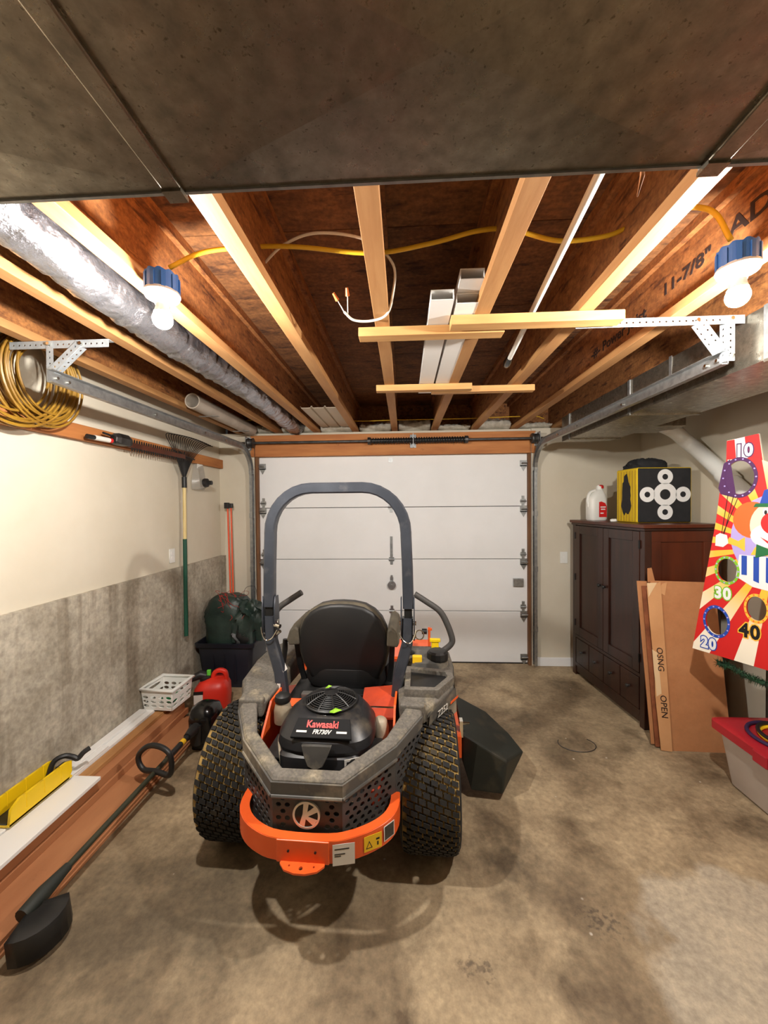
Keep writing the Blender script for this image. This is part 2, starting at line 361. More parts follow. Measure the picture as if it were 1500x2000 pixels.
# ---- ceiling: subfloor panels and I-joists
ce = struct(B('ceiling', XL, XR, YF, YB+.25, 2.70, 2.76, 'osb_deck'))
pan = None
yy = YF
while yy < YB+.2:
    if pan is None:
        pan = MB().box(XL, XR, 0, .606, 2.672, 2.70).build('subfloor_panel', 'osb_deck', ce, local=True); pan.data.transform(Matrix.Translation(-Vector(ce.location)))
        o = pan
    else: o = pan.copy(); COL.objects.link(o)
    o.location = (0, yy, 0); yy += .61
JX = [-.083+.4*k for k in range(-4, 7)]
ZJ = 2.37
jw = None; JO = []
for x in JX:
    if jw is None:
        off = -Vector(ce.location)
        jw = MB().box(-.0055, .0055, YF, YB+.2, ZJ+.03, 2.672).build('joist_web', 'osb_web', ce, local=True)
        bf = MB().box(-.030, .030, YF, YB+.18, ZJ, ZJ+.038).build('bottom_flange', 'lumber', jw, local=True, bevel=.002)
        tf = MB().box(-.030, .030, YF, YB+.18, 2.634, 2.672).build('top_flange', 'osb_web', jw, local=True)
        o = jw
    else: o = copy_tree(jw, ce)
    o.location = off+Vector((x, 0, 0)); JO.append(o); ROOTM[o.name] = Matrix.Translation((x, 0, 0))
rim = MB().box(XL, XR, YB+.2, YB+.235, 2.37, 2.672).build('rim_board', 'osb_web', ce)
# joist lettering on the web of the joist that carries the right lamp
for (s, y0, zt, sz) in (('AD', 1.30, 2.535, .085), ('11-7/8"', 1.585, 2.515, .066), ('-#- Power Joist', 2.08, 2.485, .072)):
    x = JX[7]-.0062
    text('joist_lettering', s, sz, frame((x, y0, zt), (0, -1, 0), (0, 0, 1)), 'ink', JO[7], offset=.0016, sx=1.35 if 'P' not in s else 1.15)
# ---- garage door (four sections) with hardware
gd = thing('door_1', None, None, (-.127, DY, 0), kind='structure'); gd['label'] = 'white four-section steel overhead garage door'
secs = [(0, .5300), (.5325, 1.0625), (1.065, 1.5975), (1.60, 2.13)]
for a, b_ in secs: B('door_panel', DX0-.015, DX1+.015, DY, DY+.05, a+.002, b_-.001, 'door_white', gd, bevel=.004)
def hinge(x, z, m='galv'):
    h = MB(); h.box(x-.014, x+.014, DY-.004, DY, z-.055, z+.055); h.box(x-.026, x+.026, DY-.005, DY, z-.022, z+.022)
    h.cyl((x-.03, DY-.008, z), (x+.03, DY-.008, z), .008, 8)
    for s in (-1, 1): h.cyl((x, DY-.008, z+s*.045), (x, DY, z+s*.045), .006, 6)
    h.build('hinge', m, gd)
def roller(x, z, sd):
    h = MB(); h.box(min(x, x-sd*.07), max(x, x-sd*.07), DY-.006, DY, z-.03, z+.03)
    h.prism([(0, -.06), (.035, 0), (0, .0), (-.035, 0)], DY-.006, DY-.002, lambda u, v, w_: (x-sd*.035+u, w_, z+v-.02))
    h.cyl((x-sd*.06, DY-.02, z), (x+sd*.075, DY-.02, z), .007, 8); h.cyl((x+sd*.065, DY-.02, z), (x+sd*.085, DY-.02, z), .022, 12)
    h.build('roller_bracket', 'galv', gd)
for z in (.5313, 1.0638, 1.599):
    hinge(-.127, z)
    for sd, x in ((-1, DX0), (1, DX1)): roller(x, z-.03, sd); hinge(x-sd*.04, z+.05)
for sd, x in ((-1, DX0), (1, DX1)): roller(x, 2.03, sd); roller(x, .07, sd)
B('top_bracket', -.15, -.105, DY-.006, DY, 2.06, 2.10, 'galv', gd)
lk = MB().box(-.142, -.112, DY-.012, DY, .80, .88).box(-.137, -.117, DY-.02, DY, .86, .90); lk.cyl((-.127, DY-.03, .80), (-.127, DY, .80), .042, 18); lk.cyl((-.127, DY-.045, .80), (-.127, DY-.03, .80), .012, 10)
lk.build('lock_handle', 'galv', gd)
MB().box(-.140, -.114, DY-.008, DY, 1.12, 1.30).box(-.132, -.122, DY-.014, DY, 1.14, 1.28).build('lift_handle', 'galv', gd)
MB().box(1.10, 1.20, DY-.03, DY, .79, .87).build('side_lock', 'galv', gd, bevel=.003)
MB().box(DX0-.01, DX1+.01, DY-.003, DY+.045, 0, .012).build('bottom_seal', 'black_plastic', gd)

# ---- wall plates
def wall_plate(name, label, M, slots, cat):
    t = thing(name, label, cat, tuple(M.translation))
    plate('cover_plate', [(-.035, -.057), (.035, -.057), (.035, .057), (-.035, .057)], [], .006, M, 'white_plastic', t)
    for (a, b_, c, d) in slots: plate('socket_face', [(a, b_), (c, b_), (c, d), (a, d)], [], .010, M, 'vinyl_white', t)
wall_plate('wall_outlet', 'white electrical outlet on the left wall beside the rake', frame((XL+.004, 3.05, 1.22), (0, 1, 0), (0, 0, 1)), [(-.017, .006, .017, .034), (-.017, -.034, .017, -.006)], 'outlet')
wall_plate('light_switch', 'white light switch on the wall between garage door and wardrobe', frame((1.585, YB-.004, 1.085), (1, 0, 0), (0, 0, 1)), [(-.006, -.012, .006, .012)], 'switch')

# ---- tracks
for sd, X, lab in ((-1, DX0-.05, 'galvanized left door track running under the yellow tubing coil'), (1, DX1+.05, 'galvanized right door track running along the sheet metal duct')):
    t = thing('door_track', lab, 'track', (X, 3.86, 0), group='garage door tracks')
    path = [(X, 3.86, .02), (X, 3.86, 1.93)]
    for i in range(1, 9):
        a = i/8*PI/2; path.append((X, 3.86-.27*(1-math.cos(a)), 1.93+.27*math.sin(a)))
    path.append((X, 1.62, 2.20))
    web = MB().bar([(p[0]+sd*.012, p[1], p[2]) for p in path], .056, .004, (1, 0, 0)).build('track_web', 'galv', t)
    for s2 in (-1, 1):
        pp = []
        for i, p in enumerate(path):
            q = Vector(p); a = Vector(path[max(i-1, 0)]); c = Vector(path[min(i+1, len(path)-1)]); tg = (c-a).normalized(); nn = Vector((1, 0, 0)).cross(tg)
            pp.append(q+nn*(s2*.027))
        MB().bar(pp, .004, .028, (1, 0, 0)).build('track_flange', 'galv', t)
    for yb in (1.66, 1.72, 2.35, 2.95, 3.3): MB().cyl((X-sd*.004, yb, 2.20), (X+sd*.012, yb, 2.20), .007, 8).build('bolt', 'chrome', t)
    for zb in (.35, .95, 1.5, 1.95): B('wall_bracket', min(X-sd*.01, X+sd*.03), max(X-sd*.01, X+sd*.03), 3.86, YB+.0, zb, zb+.05, 'galv', t)

# ---- torsion shaft and spring
ts = thing('torsion_spring_shaft', 'steel torsion shaft with black coil spring above the garage door', 'spring', (-.127, 3.80, 2.25))
MB().cyl((DX0-.13, 3.80, 2.255), (DX1+.14, 3.80, 2.255), .0127, 12).build('shaft', 'dark_steel', ts, smooth=True)
hp = []
for i in range(36*10+1):
    a = 2*PI*i/10; hp.append((-.30+.90*i/360, 3.80+.027*math.cos(a), 2.255+.027*math.sin(a)))
MB().tube(hp, .006, 5).build('spring', 'black_metal', ts, smooth=True)
MB().cyl((-.32, 3.80, 2.255), (.62, 3.80, 2.255), .022, 14).build('spring_core', 'black_metal', ts, smooth=True)
for x in (-.33, .62): MB().lathe([(.02, -.02), (.036, -.018), (.036, .012), (.022, .02)], (x, 3.80, 2.255), 'X', 18).build('spring_cone', 'dark_steel', ts, smooth=True)
for x in (DX0-.03, DX1+.03):
    MB().lathe([(.02, -.035), (.045, -.033), (.05, -.02), (.044, -.012), (.044, .02), (.052, .028), (.03, .035)], (x, 3.80, 2.255), 'X', 22).build('cable_drum', 'dark_steel', ts, smooth=True)
for x in (DX0-.075, DX1+.075, .1):
    MB().box(x-.003, x+.003, 3.775, 3.862, 2.19, 2.32).box(x-.03, x+.03, 3.852, 3.862, 2.19, 2.32).build('bearing_plate', 'galv', ts)
for x in (DX0-.005, DX1+.005): MB().cyl((x, 3.84, .1), (x, 3.83, 2.23), .0022, 5).build('lift_cable', 'dark_steel', ts)
# ================================================================ CEILING THINGS
# ---- overhead trunk duct (across) : 8x16 in sheet metal
def duct_section(name, a, b_, w0, w1, z0, z1, axis, parent, brk=.012):
    m = MB()
    def P(l, w_, z): return (l, w_, z) if axis == 'X' else (w_, l, z)
    mw = (w0+w1)/2; ml = (a+b_)/2; mz = (z0+z1)/2
    c = [P(a, w0, z0), P(b_, w0, z0), P(b_, w1, z0), P(a, w1, z0), P(a, w0, z1), P(b_, w0, z1), P(b_, w1, z1), P(a, w1, z1)]
    v = c+[P(ml, mw, z0-brk), P(ml, w0-(brk if w0 < w1 else -brk), mz), P(ml, w1+brk, mz)]
    f = [(0, 1, 8), (1, 2, 8), (2, 3, 8), (3, 0, 8), (0, 4, 9), (4, 5, 9), (5, 1, 9), (1, 0, 9), (2, 6, 10), (6, 7, 10), (7, 3, 10), (3, 2, 10), (4, 7, 6, 5), (0, 3, 7, 4), (1, 5, 6, 2)]
    m.add(v, f); return m.build(name, 'galv_duct', parent)
TY0, TY1, TZ0, TZ1 = .273, .667, 2.17, 2.366
td = thing('trunk_duct', 'large galvanized trunk duct crossing overhead below the joists', 'duct', (.06, .47, TZ0))
xs = [XL+.01, -1.296, -.394, .508, 1.41, XR-.01]
for a, b_ in zip(xs, xs[1:]): duct_section('duct_section', a, b_, TY0, TY1, TZ0, TZ1, 'X', td)
for x in xs[1:-1]:
    c = MB().box(x-.017, x+.017, TY0-.003, TY1+.003, TZ0-.009, TZ0+.001).build('slip_cleat', 'galv_duct', td, bevel=.003)
    MB().box(x-.016, x+.016, TY1, TY1+.006, TZ0-.012, TZ1).build('drive_cleat', 'galv', td)
    MB().box(x-.017, x+.017, TY1-.018, TY1+.008, TZ0-.013, TZ0-.006).build('cleat_tab', 'galv_duct', td)
MB().box(XL+.02, XR-.02, TY1-.004, TY1+.002, TZ0-.004, TZ0+.004).build('bottom_lip', 'galv', td)
# splinter of wood caught at the duct edge
MB().tube([(.40, .668, 2.19), (.405, .676, 2.165), (.400, .682, 2.135)], [.002, .004, .001], 5).build('splinter', 'ledger_wood', td)
# ---- right branch duct (lengthwise)
rd = thing('branch_duct', 'galvanized branch duct running lengthwise above the wardrobe', 'duct', (1.58, 2.0, 2.155))
ys = [.69, 1.53, 2.42, 3.27, 3.42]
for a, b_ in zip(ys, ys[1:]):
    duct_section('duct_section', a, b_, 1.378, 1.78, 2.157, 2.362, 'Y', rd, .004)
for y in ys[1:-1]:
    MB().box(1.371, 1.378, y-.014, y+.014, 2.150, 2.364).build('drive_cleat', 'galv', rd, bevel=.002)
    MB().box(1.37, 1.785, y-.010, y+.010, 2.147, 2.158).build('slip_cleat', 'galv_duct', rd)
MB().box(1.78, 2.02, 2.86, 3.12, 2.165, 2.29).build('side_takeoff', 'galv_duct', rd, bevel=.004)
for y in (2.05,):
    MB().box(1.374, 1.378, y, y+.02, 2.2, 2.37).build('hanger_strap', 'galv', rd)
# ---- foil flex duct
fd = MB(); path = []; rad = []; random.seed(3)
ph = [random.uniform(-.010, .010) for _ in range(200)]
for i in range(161):
    y = .69+3.20*i/160; path.append((-1.085+.010*math.sin(y*3.1), y, 2.435+.012*math.sin(y*2.3+1)))
    rad.append(.080+.0035*math.sin(i*1.9)+ph[i]*.5)
rs = []
for p, r in zip(path, rad):
    rs.append([(p[0]+r*(1+.06*math.sin(5*a+p[1]*23)+.05*math.sin(9*a-p[1]*31))*math.cos(a), p[1], p[2]+r*(1+.05*math.sin(7*a+p[1]*19))*math.sin(a)) for a in [2*PI*j/24 for j in range(24)]])
flex = fd.rings(rs).build('flex_duct', 'foil', None, smooth=True, sharp=0)
tag(flex, 'crinkled silver foil flexible duct between the left joists', 'duct')
# ---- grey plastic pipe lying between joists
pp = thing('plastic_pipe', 'dull beige plastic pipe with open end between left joists', 'pipe', (-1.50, 3.3, 2.33))
prof = [(.048, 0), (.056, 0), (.056, 1.08), (.048, 1.08)]
MB().lathe(prof+[prof[0]], (-1.52, 2.72, 2.385), 'Y', 24, cap=False).build('pipe_wall', 'pvc_pipe', pp, smooth=True)
for y in (2.95, 3.55): MB().box(-1.60, -1.44, y, y+.02, 2.326, 2.330).build('hanger_strap', 'galv', pp)
# ---- lamps
def lamp(x, y, label, sd):
    t = thing('ceiling_lamp', label, 'lamp', (x, y, 2.29), group='bare bulb ceiling lamps')
    bx = MB(); n = 40; r0, r1 = [], []
    ring = []
    for z, r in ((2.318, .050), (2.372, .050)):
        ring.append([(x+r*math.cos(2*PI*j/n), y+r*math.sin(2*PI*j/n), z+(0 if z < 2.35 else .006*(j % 4 < 2))) for j in range(n)])
    bx.rings(ring)
    for j in range(10):
        a = 2*PI*j/10; bx.box(-.006, .006, .046, .0535, 2.318, 2.366, Matrix.Translation((x, y, 0)) @ Matrix.Rotation(a, 4, 'Z'))
    bx.build('junction_box', 'blue_box', t)

    MB().lathe([(.053, 2.320), (.055, 2.312), (.050, 2.302), (.026, 2.296), (.0235, 2.286), (.0225, 2.280)], (x, y, 0), 'Z', 32).build('lamp_holder', 'holder_white', t, smooth=True)
    bl = MB().lathe([(.020, 2.281), (.0215, 2.268), (.026, 2.253)], (x, y, 0), 'Z', 24, cap=False).build('bulb_neck', 'white_plastic', t, smooth=True)
    pr = [(.026, 2.253)]+[(.0305*math.cos(a), 2.2330+.0305*math.sin(a)) for a in [math.radians(d) for d in (32, 15, 0, -15, -30, -45, -60, -75, -88)]]
    MB().lathe(pr, (x, y, 0), 'Z', 28).build('glowing_bulb', 'bulb_glow', t, smooth=True, sharp=0)
lamp(-.785, 1.235, 'left bare bulb lamp with blue box beside the foil duct', 1)
lamp(1.005, 1.215, 'right bare bulb lamp with blue box above the metal bracket', -1)
# ---- cables
def cable(name, label, pts, r, m, cat='cable', k=8):
    o = MB().tube(smoothp(pts, k), r, 7).build(name, m, None, smooth=True, sharp=0); tag(o, label, cat); return o
cable('yellow_cable', 'thick yellow cable sagging across the joist bays to both lamps', [(-.76, 1.235, 2.40), (-.66, 1.27, 2.47), (-.50, 1.30, 2.5), (-.35, 1.31, 2.5), (-.1, 1.335, 2.485), (.1, 1.32, 2.50), (.25, 1.30, 2.52), (.36, 1.30, 2.52), (.52, 1.32, 2.49), (.66, 1.30, 2.485), (.73, 1.28, 2.50), (.83, 1.235, 2.515), (.94, 1.23, 2.50), (.985, 1.215, 2.40)], .0075, 'yellow_cable')
wc = thing('white_cable', 'white cable ending in two orange wire nuts around a joist', 'cable', (-.12, 1.45, 2.35))
MB().tube(smoothp([(-.49, 1.35, 2.47), (-.40, 1.31, 2.51), (-.28, 1.29, 2.53), (-.12, 1.32, 2.52), (-.03, 1.38, 2.47), (-.035, 1.47, 2.41), (-.06, 1.52, 2.365), (-.12, 1.54, 2.352), (-.19, 1.53, 2.352), (-.225, 1.50, 2.37)], 8), .0048, 7).build('cable_sheath', 'white_cable', wc, smooth=True)
for a, b_, c in (((-.225, 1.50, 2.37), (-.245, 1.47, 2.40), (-.258, 1.452, 2.418)), ((-.212, 1.51, 2.365), (-.205, 1.46, 2.41), (-.205, 1.44, 2.43))):
    MB().tube([a, b_], .002, 5).build('bare_wire', 'white_cable', wc); MB().tube([b_, c], [.008, .005], 8).build('wire_nut', 'wire_nut', wc)
cable('thin_yellow_cable', 'thin yellow cable stretched across joists just before the far wall', [(-1.66, 3.72, 2.47), (-1.52, 3.72, 2.462), (-1.3, 3.71, 2.50), (-1.085, 3.70, 2.545), (-.86, 3.71, 2.50), (-.5, 3.72, 2.44), (0, 3.72, 2.44), (.6, 3.72, 2.44), (1.2, 3.72, 2.45), (1.34, 3.74, 2.43)], .004, 'yellow_cable')
# ---- short lumber blocks nailed under the joists
for (x0, x1, y0, z0, dz, lab) in ((-.185, .425, 1.63, 2.332, .038, 'short lumber block spanning the middle joists, nearer pair, left'), (.195, .865, 1.548, 2.331, .038, 'longest short lumber block, nearer pair, right, reaching towards the bracket'),
                                  (-.165, .43, 2.41, 2.332, .038, 'short lumber block of the farther pair, left'), (.185, .83, 2.47, 2.332, .038, 'short lumber block of the farther pair, right')):
    t = tag(B('lumber_block', x0, x1, y0, y0+.062 if y0 < 2 else y0+.05, z0, z0+dz, 'lumber_cross', bevel=.0025), lab, 'board', 'lumber blocks under the joists')
# ---- white vinyl channels resting on those blocks
for x, y0, y1, z, lab in ((.150, 1.44, 2.62, 2.372, 'white hollow vinyl channel on the lumber blocks, leftmost'), (.248, 1.47, 2.66, 2.372, 'white hollow vinyl channel on the lumber blocks, beside the joist'), (.250, 1.385, 2.60, 2.412, 'white hollow vinyl channel lying on top of another channel')):
    w2, h2, tk = .043, .019, .0025
    t = thing('vinyl_channel', lab, 'channel', (x, (y0+y1)/2, z), group='white vinyl channels')
    m = MB()
    o4 = lambda y, a, b_: [(x-a, y, z+h2-b_), (x+a, y, z+h2-b_), (x+a, y, z+h2+b_), (x-a, y, z+h2+b_)]
    m.rings([o4(y0, w2-tk, h2-tk), o4(y0, w2, h2), o4(y1, w2, h2), o4(y1, w2-tk, h2-tk), o4(y0, w2-tk, h2-tk)], False, False)
    m.build('channel_wall', 'vinyl_white', t)
# ---- white pole with black tip
pl = thing('white_pole', 'white pole with black tip lying between two joists', 'pole', (.54, 1.5, 2.38))
A, Bp = Vector((.478, .72, 2.455)), Vector((.572, 2.10, 2.395))
MB().cyl(A, Bp, .0125, 14).build('pole_shaft', 'white_plastic', pl, smooth=True)
d = (Bp-A).normalized(); MB().tube([Bp-d*.01, Bp+d*.02, Bp+d*.05, Bp+d*.085, Bp+d*.10], [.016, .019, .022, .018, .012], 14).build('tip', 'black_gloss', pl, smooth=True)
# ---- vinyl siding offcut
sv = thing('siding_panel', 'beige ribbed siding offcut on the joists near the far wall', 'siding', (-.68, 3.4, 2.41))
prof = [(-.83, 2.425), (-.825, 2.412), (-.75, 2.412), (-.745, 2.425), (-.735, 2.425), (-.73, 2.412), (-.64, 2.412), (-.635, 2.425), (-.625, 2.425), (-.62, 2.412), (-.53, 2.412), (-.525, 2.424)]
MB().rings([[(u, 3.10+(i)*.75, v) for u, v in prof]+[(u, 3.10+i*.75, v+.004) for u, v in reversed(prof)] for i in (0, 1)]).build('ribbed_sheet', 'siding', sv)
# ---- insulation batts in the joist bays at the rim
random.seed(11)
for i in range(len(JX)-1):
    x0, x1 = JX[i]+.04, JX[i+1]-.04
    if x1 > XR: continue
    m = MB(); nx, nz = 14, 6; rs = []
    h = random.uniform(.07, .13)
    for ix in range(nx+1):
        x = x0+(x1-x0)*ix/nx; ring = []
        for k in range(12):
            a = PI*k/11; rr = 1+random.uniform(-.14, .14)
            ring.append((x, 4.04-.13*math.sin(a)*rr, 2.372+h*(1-math.cos(a))/2*rr))
        rs.append(ring)
    m.rings(rs); o = m.build('insulation_batt', 'insulation', None, smooth=True, sharp=0)
    tag(o, 'pale fluffy insulation batt above the garage door, %s joist bay from the left wall' % ['first', 'second', 'third', 'fourth', 'fifth', 'sixth', 'seventh', 'eighth', 'ninth', 'tenth'][i], 'insulation', 'insulation batts above the door')
# ---- perforated hanger angles
def angle(name, a, b_, side, up, wdt, parent, m='galv_white', pitch=.026):
    a, b_ = Vector(a), Vector(b_); L_ = (b_-a).length; n = int((L_-.02)/pitch)
    for (yv) in (side, up):
        hs = [circ(.02+i*pitch, wdt*.5, .0045, 8) for i in range(n)]
        plate('angle_leg', [(0, 0), (L_, 0), (L_, wdt), (0, wdt)], hs, .002, frame(a, b_-a, yv), m, parent)
def hanger(x0, x1, xv, ztop, zt, y, xd, label, inward):
    t = thing('track_hanger', label, 'bracket', (xv, y, zt), group='perforated track hangers')
    angle('h', (x0, y, ztop), (x1, y, ztop), (0, 1, 0), (0, 0, -1), .034, t)
    angle('v', (xv, y-.002, ztop-.004), (xv, y-.002, zt-.02), (1, 0, 0), (0, 1, 0), .032, t)
    angle('d', (xd, y-.006, ztop-.03), (xv+inward*.03, y-.006, zt+.012), Vector((zt-ztop, 0, -(xv-xd))).normalized()*(1 if inward > 0 else -1), (0, 1, 0), .032, t)
    for px, pz in ((xv+.016, ztop-.015), (xv+.016, zt+.0), (xd, ztop-.018)): MB().cyl((px, y-.014, pz), (px, y+.006, pz), .008, 6).build('bolt', 'chrome', t)
hanger(-1.77, -1.305, -1.595, ZJ-.003, 2.205, 1.66, -1.43, 'perforated steel hanger holding the left door track by the yellow coil', 1)
hanger(.71, 1.372, 1.300, ZJ-.003, 2.205, 1.625, 1.185, 'perforated steel hanger holding the right door track by the duct', -1)
# ================================================================ ZERO-TURN MOWER
MW = thing('riding_mower', 'grey and orange zero-turn riding mower with roll bar parked mid-floor', 'mower', (-.352, 1.885, 0), math.radians(-2.0))
def mb(): return MB()
def fin(m, name, material, parent=None, **k): return m.build(name, material, parent or MW, local=True, **k)
# ---- rear wheels
TR, TW = .300, .262
def tire(cx):
    t = mb()
    prof = [(.17, -.115), (.20, -.125), (.25, -.131), (.272, -.129), (.284, -.120), (.289, -.10), (.290, 0), (.289, .10), (.284, .120), (.272, .129), (.25, .131), (.20, .125), (.17, .115)]
    t.lathe(prof+[prof[0]], (cx, 0, TR), 'X', 56, cap=False)
    T = fin(t, 'tire', 'tire_dirt', smooth=True); T['label'] = 'black turf tire with dirt in the tread'
    T.data.materials.append(MATS['rubber'])
    for pg in T.data.polygons:
        if abs(pg.center.x-cx) > .112: pg.material_index = 1
    bl = mb(); rows, colsn = 66, 7
    for i in range(rows):
        for j in range(colsn):
            u0 = -.121+.242*(j+(.5 if i % 2 else 0))/colsn; du = .242/colsn
            if u0+du*.3 > .121: continue
            u0c, u1c = u0+.0035, min(u0+du-.0035, .122)
            if i % 2 and j == 0: pass
            a0 = 2*PI*i/rows
            pts = []
            for (uu, aa) in ((u0c, .16), (u1c, .16), (u1c, .84), (u0c, .84)):
                ang = a0+2*PI/rows*(aa)+uu*1.05
                for rr in (.286, TR-.012*(max(0, abs(uu)-.085)/.036)**2):
                    pts.append((cx+uu, rr*math.cos(ang), TR+rr*math.sin(ang)))
            v = [pts[0], pts[2], pts[4], pts[6], pts[1], pts[3], pts[5], pts[7]]
            bl.add(v, [(4, 5, 6, 7), (0, 1, 5, 4), (1, 2, 6, 5), (2, 3, 7, 6), (3, 0, 4, 7)])
    tb = fin(bl, 'tread_blocks', 'rubber', T); tb['kind'] = 'stuff'
    sg = 1 if cx > 0 else -1
    fin(mb().lathe([(.02, sg*.02), (.08, sg*.03), (.13, sg*.05), (.165, sg*.085), (.172, sg*.115), (.172, -sg*.115), (.16, -sg*.11)], (cx, 0, TR), 'X', 32), 'wheel_rim', 'jar_white', smooth=True)
    fin(mb().lathe([(.0, sg*.06), (.045, sg*.055), (.05, sg*.02)], (cx, 0, TR), 'X', 20), 'hub', 'dark_steel', smooth=True)
for cx in (-.452, .466): tire(cx)
fin(mb().cyl((-.42, 0, .3), (.42, 0, .3), .03, 12), 'rear_axle', 'black_metal')
# ---- rear guard rail
RP = [(-.448, -.03, .668), (-.432, -.13, .662), (-.325, -.305, .630), (-.135, -.485, .590), (.135, -.485, .590), (.325, -.305, .630), (.432, -.13, .662), (.448, -.03, .668)]
def offs(k, d):
    p = [Vector((a[0], a[1])) for a in RP]; n = len(p)
    e0 = (p[k]-p[k-1]).normalized() if k > 0 else None; e1 = (p[k+1]-p[k]).normalized() if k < n-1 else None
    n0 = Vector((-e0.y, e0.x)) if e0 else None; n1 = Vector((-e1.y, e1.x)) if e1 else None
    if n0 and n1: nn = (n0+n1).normalized(); nn = nn/max(.4, nn.dot(n1))
    else: nn = n0 or n1
    return p[k]+nn*d
rs = []
for k, (x, y, z) in enumerate(RP):
    ring = []
    wk = .026 if k in (0, 1, 6, 7) else 0
    for d, dz in ((.004, -.054), (-.002, -.035), (.004, -.004), (.012, .004), (.048+wk, .012), (.056+wk, .006), (.056+wk, -.045)):
        q = offs(k, d); ring.append((q.x, q.y, z+dz))
    rs.append(ring)
fin(mb().rings(rs), 'guard_rail', 'dusty_grey', bevel=.003)
# dark outer face strip of the rail
for k in range(1, 6):
    a, b_ = offs(k, -.004), offs(k+1, -.004); za, zb = RP[k][2], RP[k+1][2]
    m = mb(); m.add([(a.x, a.y, za-.052), (b_.x, b_.y, zb-.052), (b_.x, b_.y, zb-.008), (a.x, a.y, za-.008)], [(0, 1, 2, 3)])
    c, d = offs(k, .003), offs(k+1, .003); m.add([(c.x, c.y, za-.052), (d.x, d.y, zb-.052), (d.x, d.y, zb-.008), (c.x, c.y, za-.008)], [(3, 2, 1, 0)])
    m.add([(a.x, a.y, za-.008), (b_.x, b_.y, zb-.008), (d.x, d.y, zb-.008), (c.x, c.y, za-.008)], [(0, 1, 2, 3)])
    m.add([(a.x, a.y, za-.052), (b_.x, b_.y, zb-.052), (d.x, d.y, zb-.052), (c.x, c.y, za-.052)], [(3, 2, 1, 0)])
    fin(m, 'rail_face', 'guard_grey')
# perforated guard panels below the rail
def panel(k, zb0, zb1, holes):
    a, b_ = offs(k, .006), offs(k+1, .006); za, zb = RP[k][2]-.046, RP[k+1][2]-.046
    A, Bq = Vector((a.x, a.y, 0)), Vector((b_.x, b_.y, 0)); L_ = (Bq-A).length
    # the panel leans in towards its foot
    nrm = Vector((-(Bq-A).y, (Bq-A).x, 0)).normalized(); up = Vector((0, 0, 1))
    M = frame(A+up*((za+zb)/2), Bq-A, up)
    o = [(-.002, zb0-(za+zb)/2), (L_+.002, zb1-(za+zb)/2), (L_+.002, zb-(za+zb)/2), (-.002, za-(za+zb)/2)]
    hs = []
    for u, v in holes(L_):
        lo = zb0+(zb1-zb0)*u/L_-(za+zb)/2; hi = za+(zb-za)*u/L_-(za+zb)/2
        if lo+.016 < v < hi-.012: hs.append(circ(u, v, .0108, 8, .0092, .3))
    p = plate('guard_panel', o, hs, .004, M, 'panel_grey', MW, local=True); return M
def hx(L_):
    out = []
    for r in range(-9, 9):
        for c in range(0, 16):
            u = .022+c*.034+(.017 if r % 2 else 0)
            if u < L_-.018: out.append((u, r*.025))
    return out
def hrear(L_): return [(u, v) for u, v in hx(L_) if abs(u-L_/2) > .062 and (abs(u-L_/2)+abs(v+.08)*.4 > .075)]
panel(2, .352, .345, hx); Mr = panel(3, .345, .345, hrear); panel(4, .345, .352, hx)
panel(1, .46, .352, hx); panel(5, .352, .46, hx)
# raised lip along the panel tops
for k in (2, 3, 4):
    a, b_ = offs(k, -.002), offs(k+1, -.002)
    fin(mb().tube([(a.x, a.y, RP[k][2]-.060), (b_.x, b_.y, RP[k+1][2]-.060)], .008, 8), 'panel_lip', 'guard_grey', smooth=True)
# emblem
em = MB(); Me = Mr @ Matrix.Translation((.135-.004, -.080, .004))
em_o = plate('emblem', circ(0, 0, .049, 36), [], .008, Me, 'black_gloss', MW, local=True)
plate('emblem_ring', circ(0, 0, .052, 40), [circ(0, 0, .0445, 40)], .014, Me, 'emblem_chrome', em_o, local=True)
plate('emblem_mark', [(-.010, .046), (.010, .046), (.004, .012), (.032, .034), (.042, .014), (.006, -.004), (.042, -.016), (.026, -.038), (-.002, -.014), (-.008, -.046), (-.028, -.038), (-.014, .004)], [], .012, Me, 'emblem_chrome', em_o, local=True)
# ---- orange bumper
bp = [tuple(p) for p in smoothp([(-.302, -.30, 0), (-.301, -.37, 0), (-.286, -.425, 0), (-.245, -.475, 0), (-.18, -.512, 0), (-.10, -.530, 0), (.09, -.530, 0), (.17, -.514, 0), (.25, -.478, 0), (.308, -.430, 0), (.334, -.37, 0), (.336, -.30, 0)], 3)]
def zoff(x): return .018*(abs(x)/.32)**2
fin(mb().bar([(p[0], p[1], .368+zoff(p[0])) for p in bp], .007, .082, (0, 0, 1)), 'bumper', 'mower_orange', smooth=True, bevel=.002)
fin(mb().bar([(.016+(p[0]-.016)*.95, -.30+(p[1]+.30)*.94, .407+zoff(p[0])) for p in bp], .034, .006, (0, 0, 1)), 'bumper_top', 'mower_orange', smooth=True)
fin(mb().box(-.10, .095, -.5385, -.531, .328, .410), 'bumper_plate', 'mower_orange', bevel=.003)
hp_ = [(-.078, -.53), (-.082, -.565), (-.060, -.588), (-.02, -.600), (.02, -.600), (.06, -.588), (.082, -.565), (.078, -.53)]
plate('hitch_plate', hp_, [circ(0, -.580, .0075, 12), circ(-.045, -.572, .004, 8), circ(.045, -.572, .004, 8)], .007, Matrix.Translation((-.002, .018, .330)), 'mower_orange', MW, local=True)
for x in (-.055, .045): fin(mb().cyl((x, -.535, .372), (x, -.5415, .372), .0045, 8), 'bumper_bolt', 'black_metal')
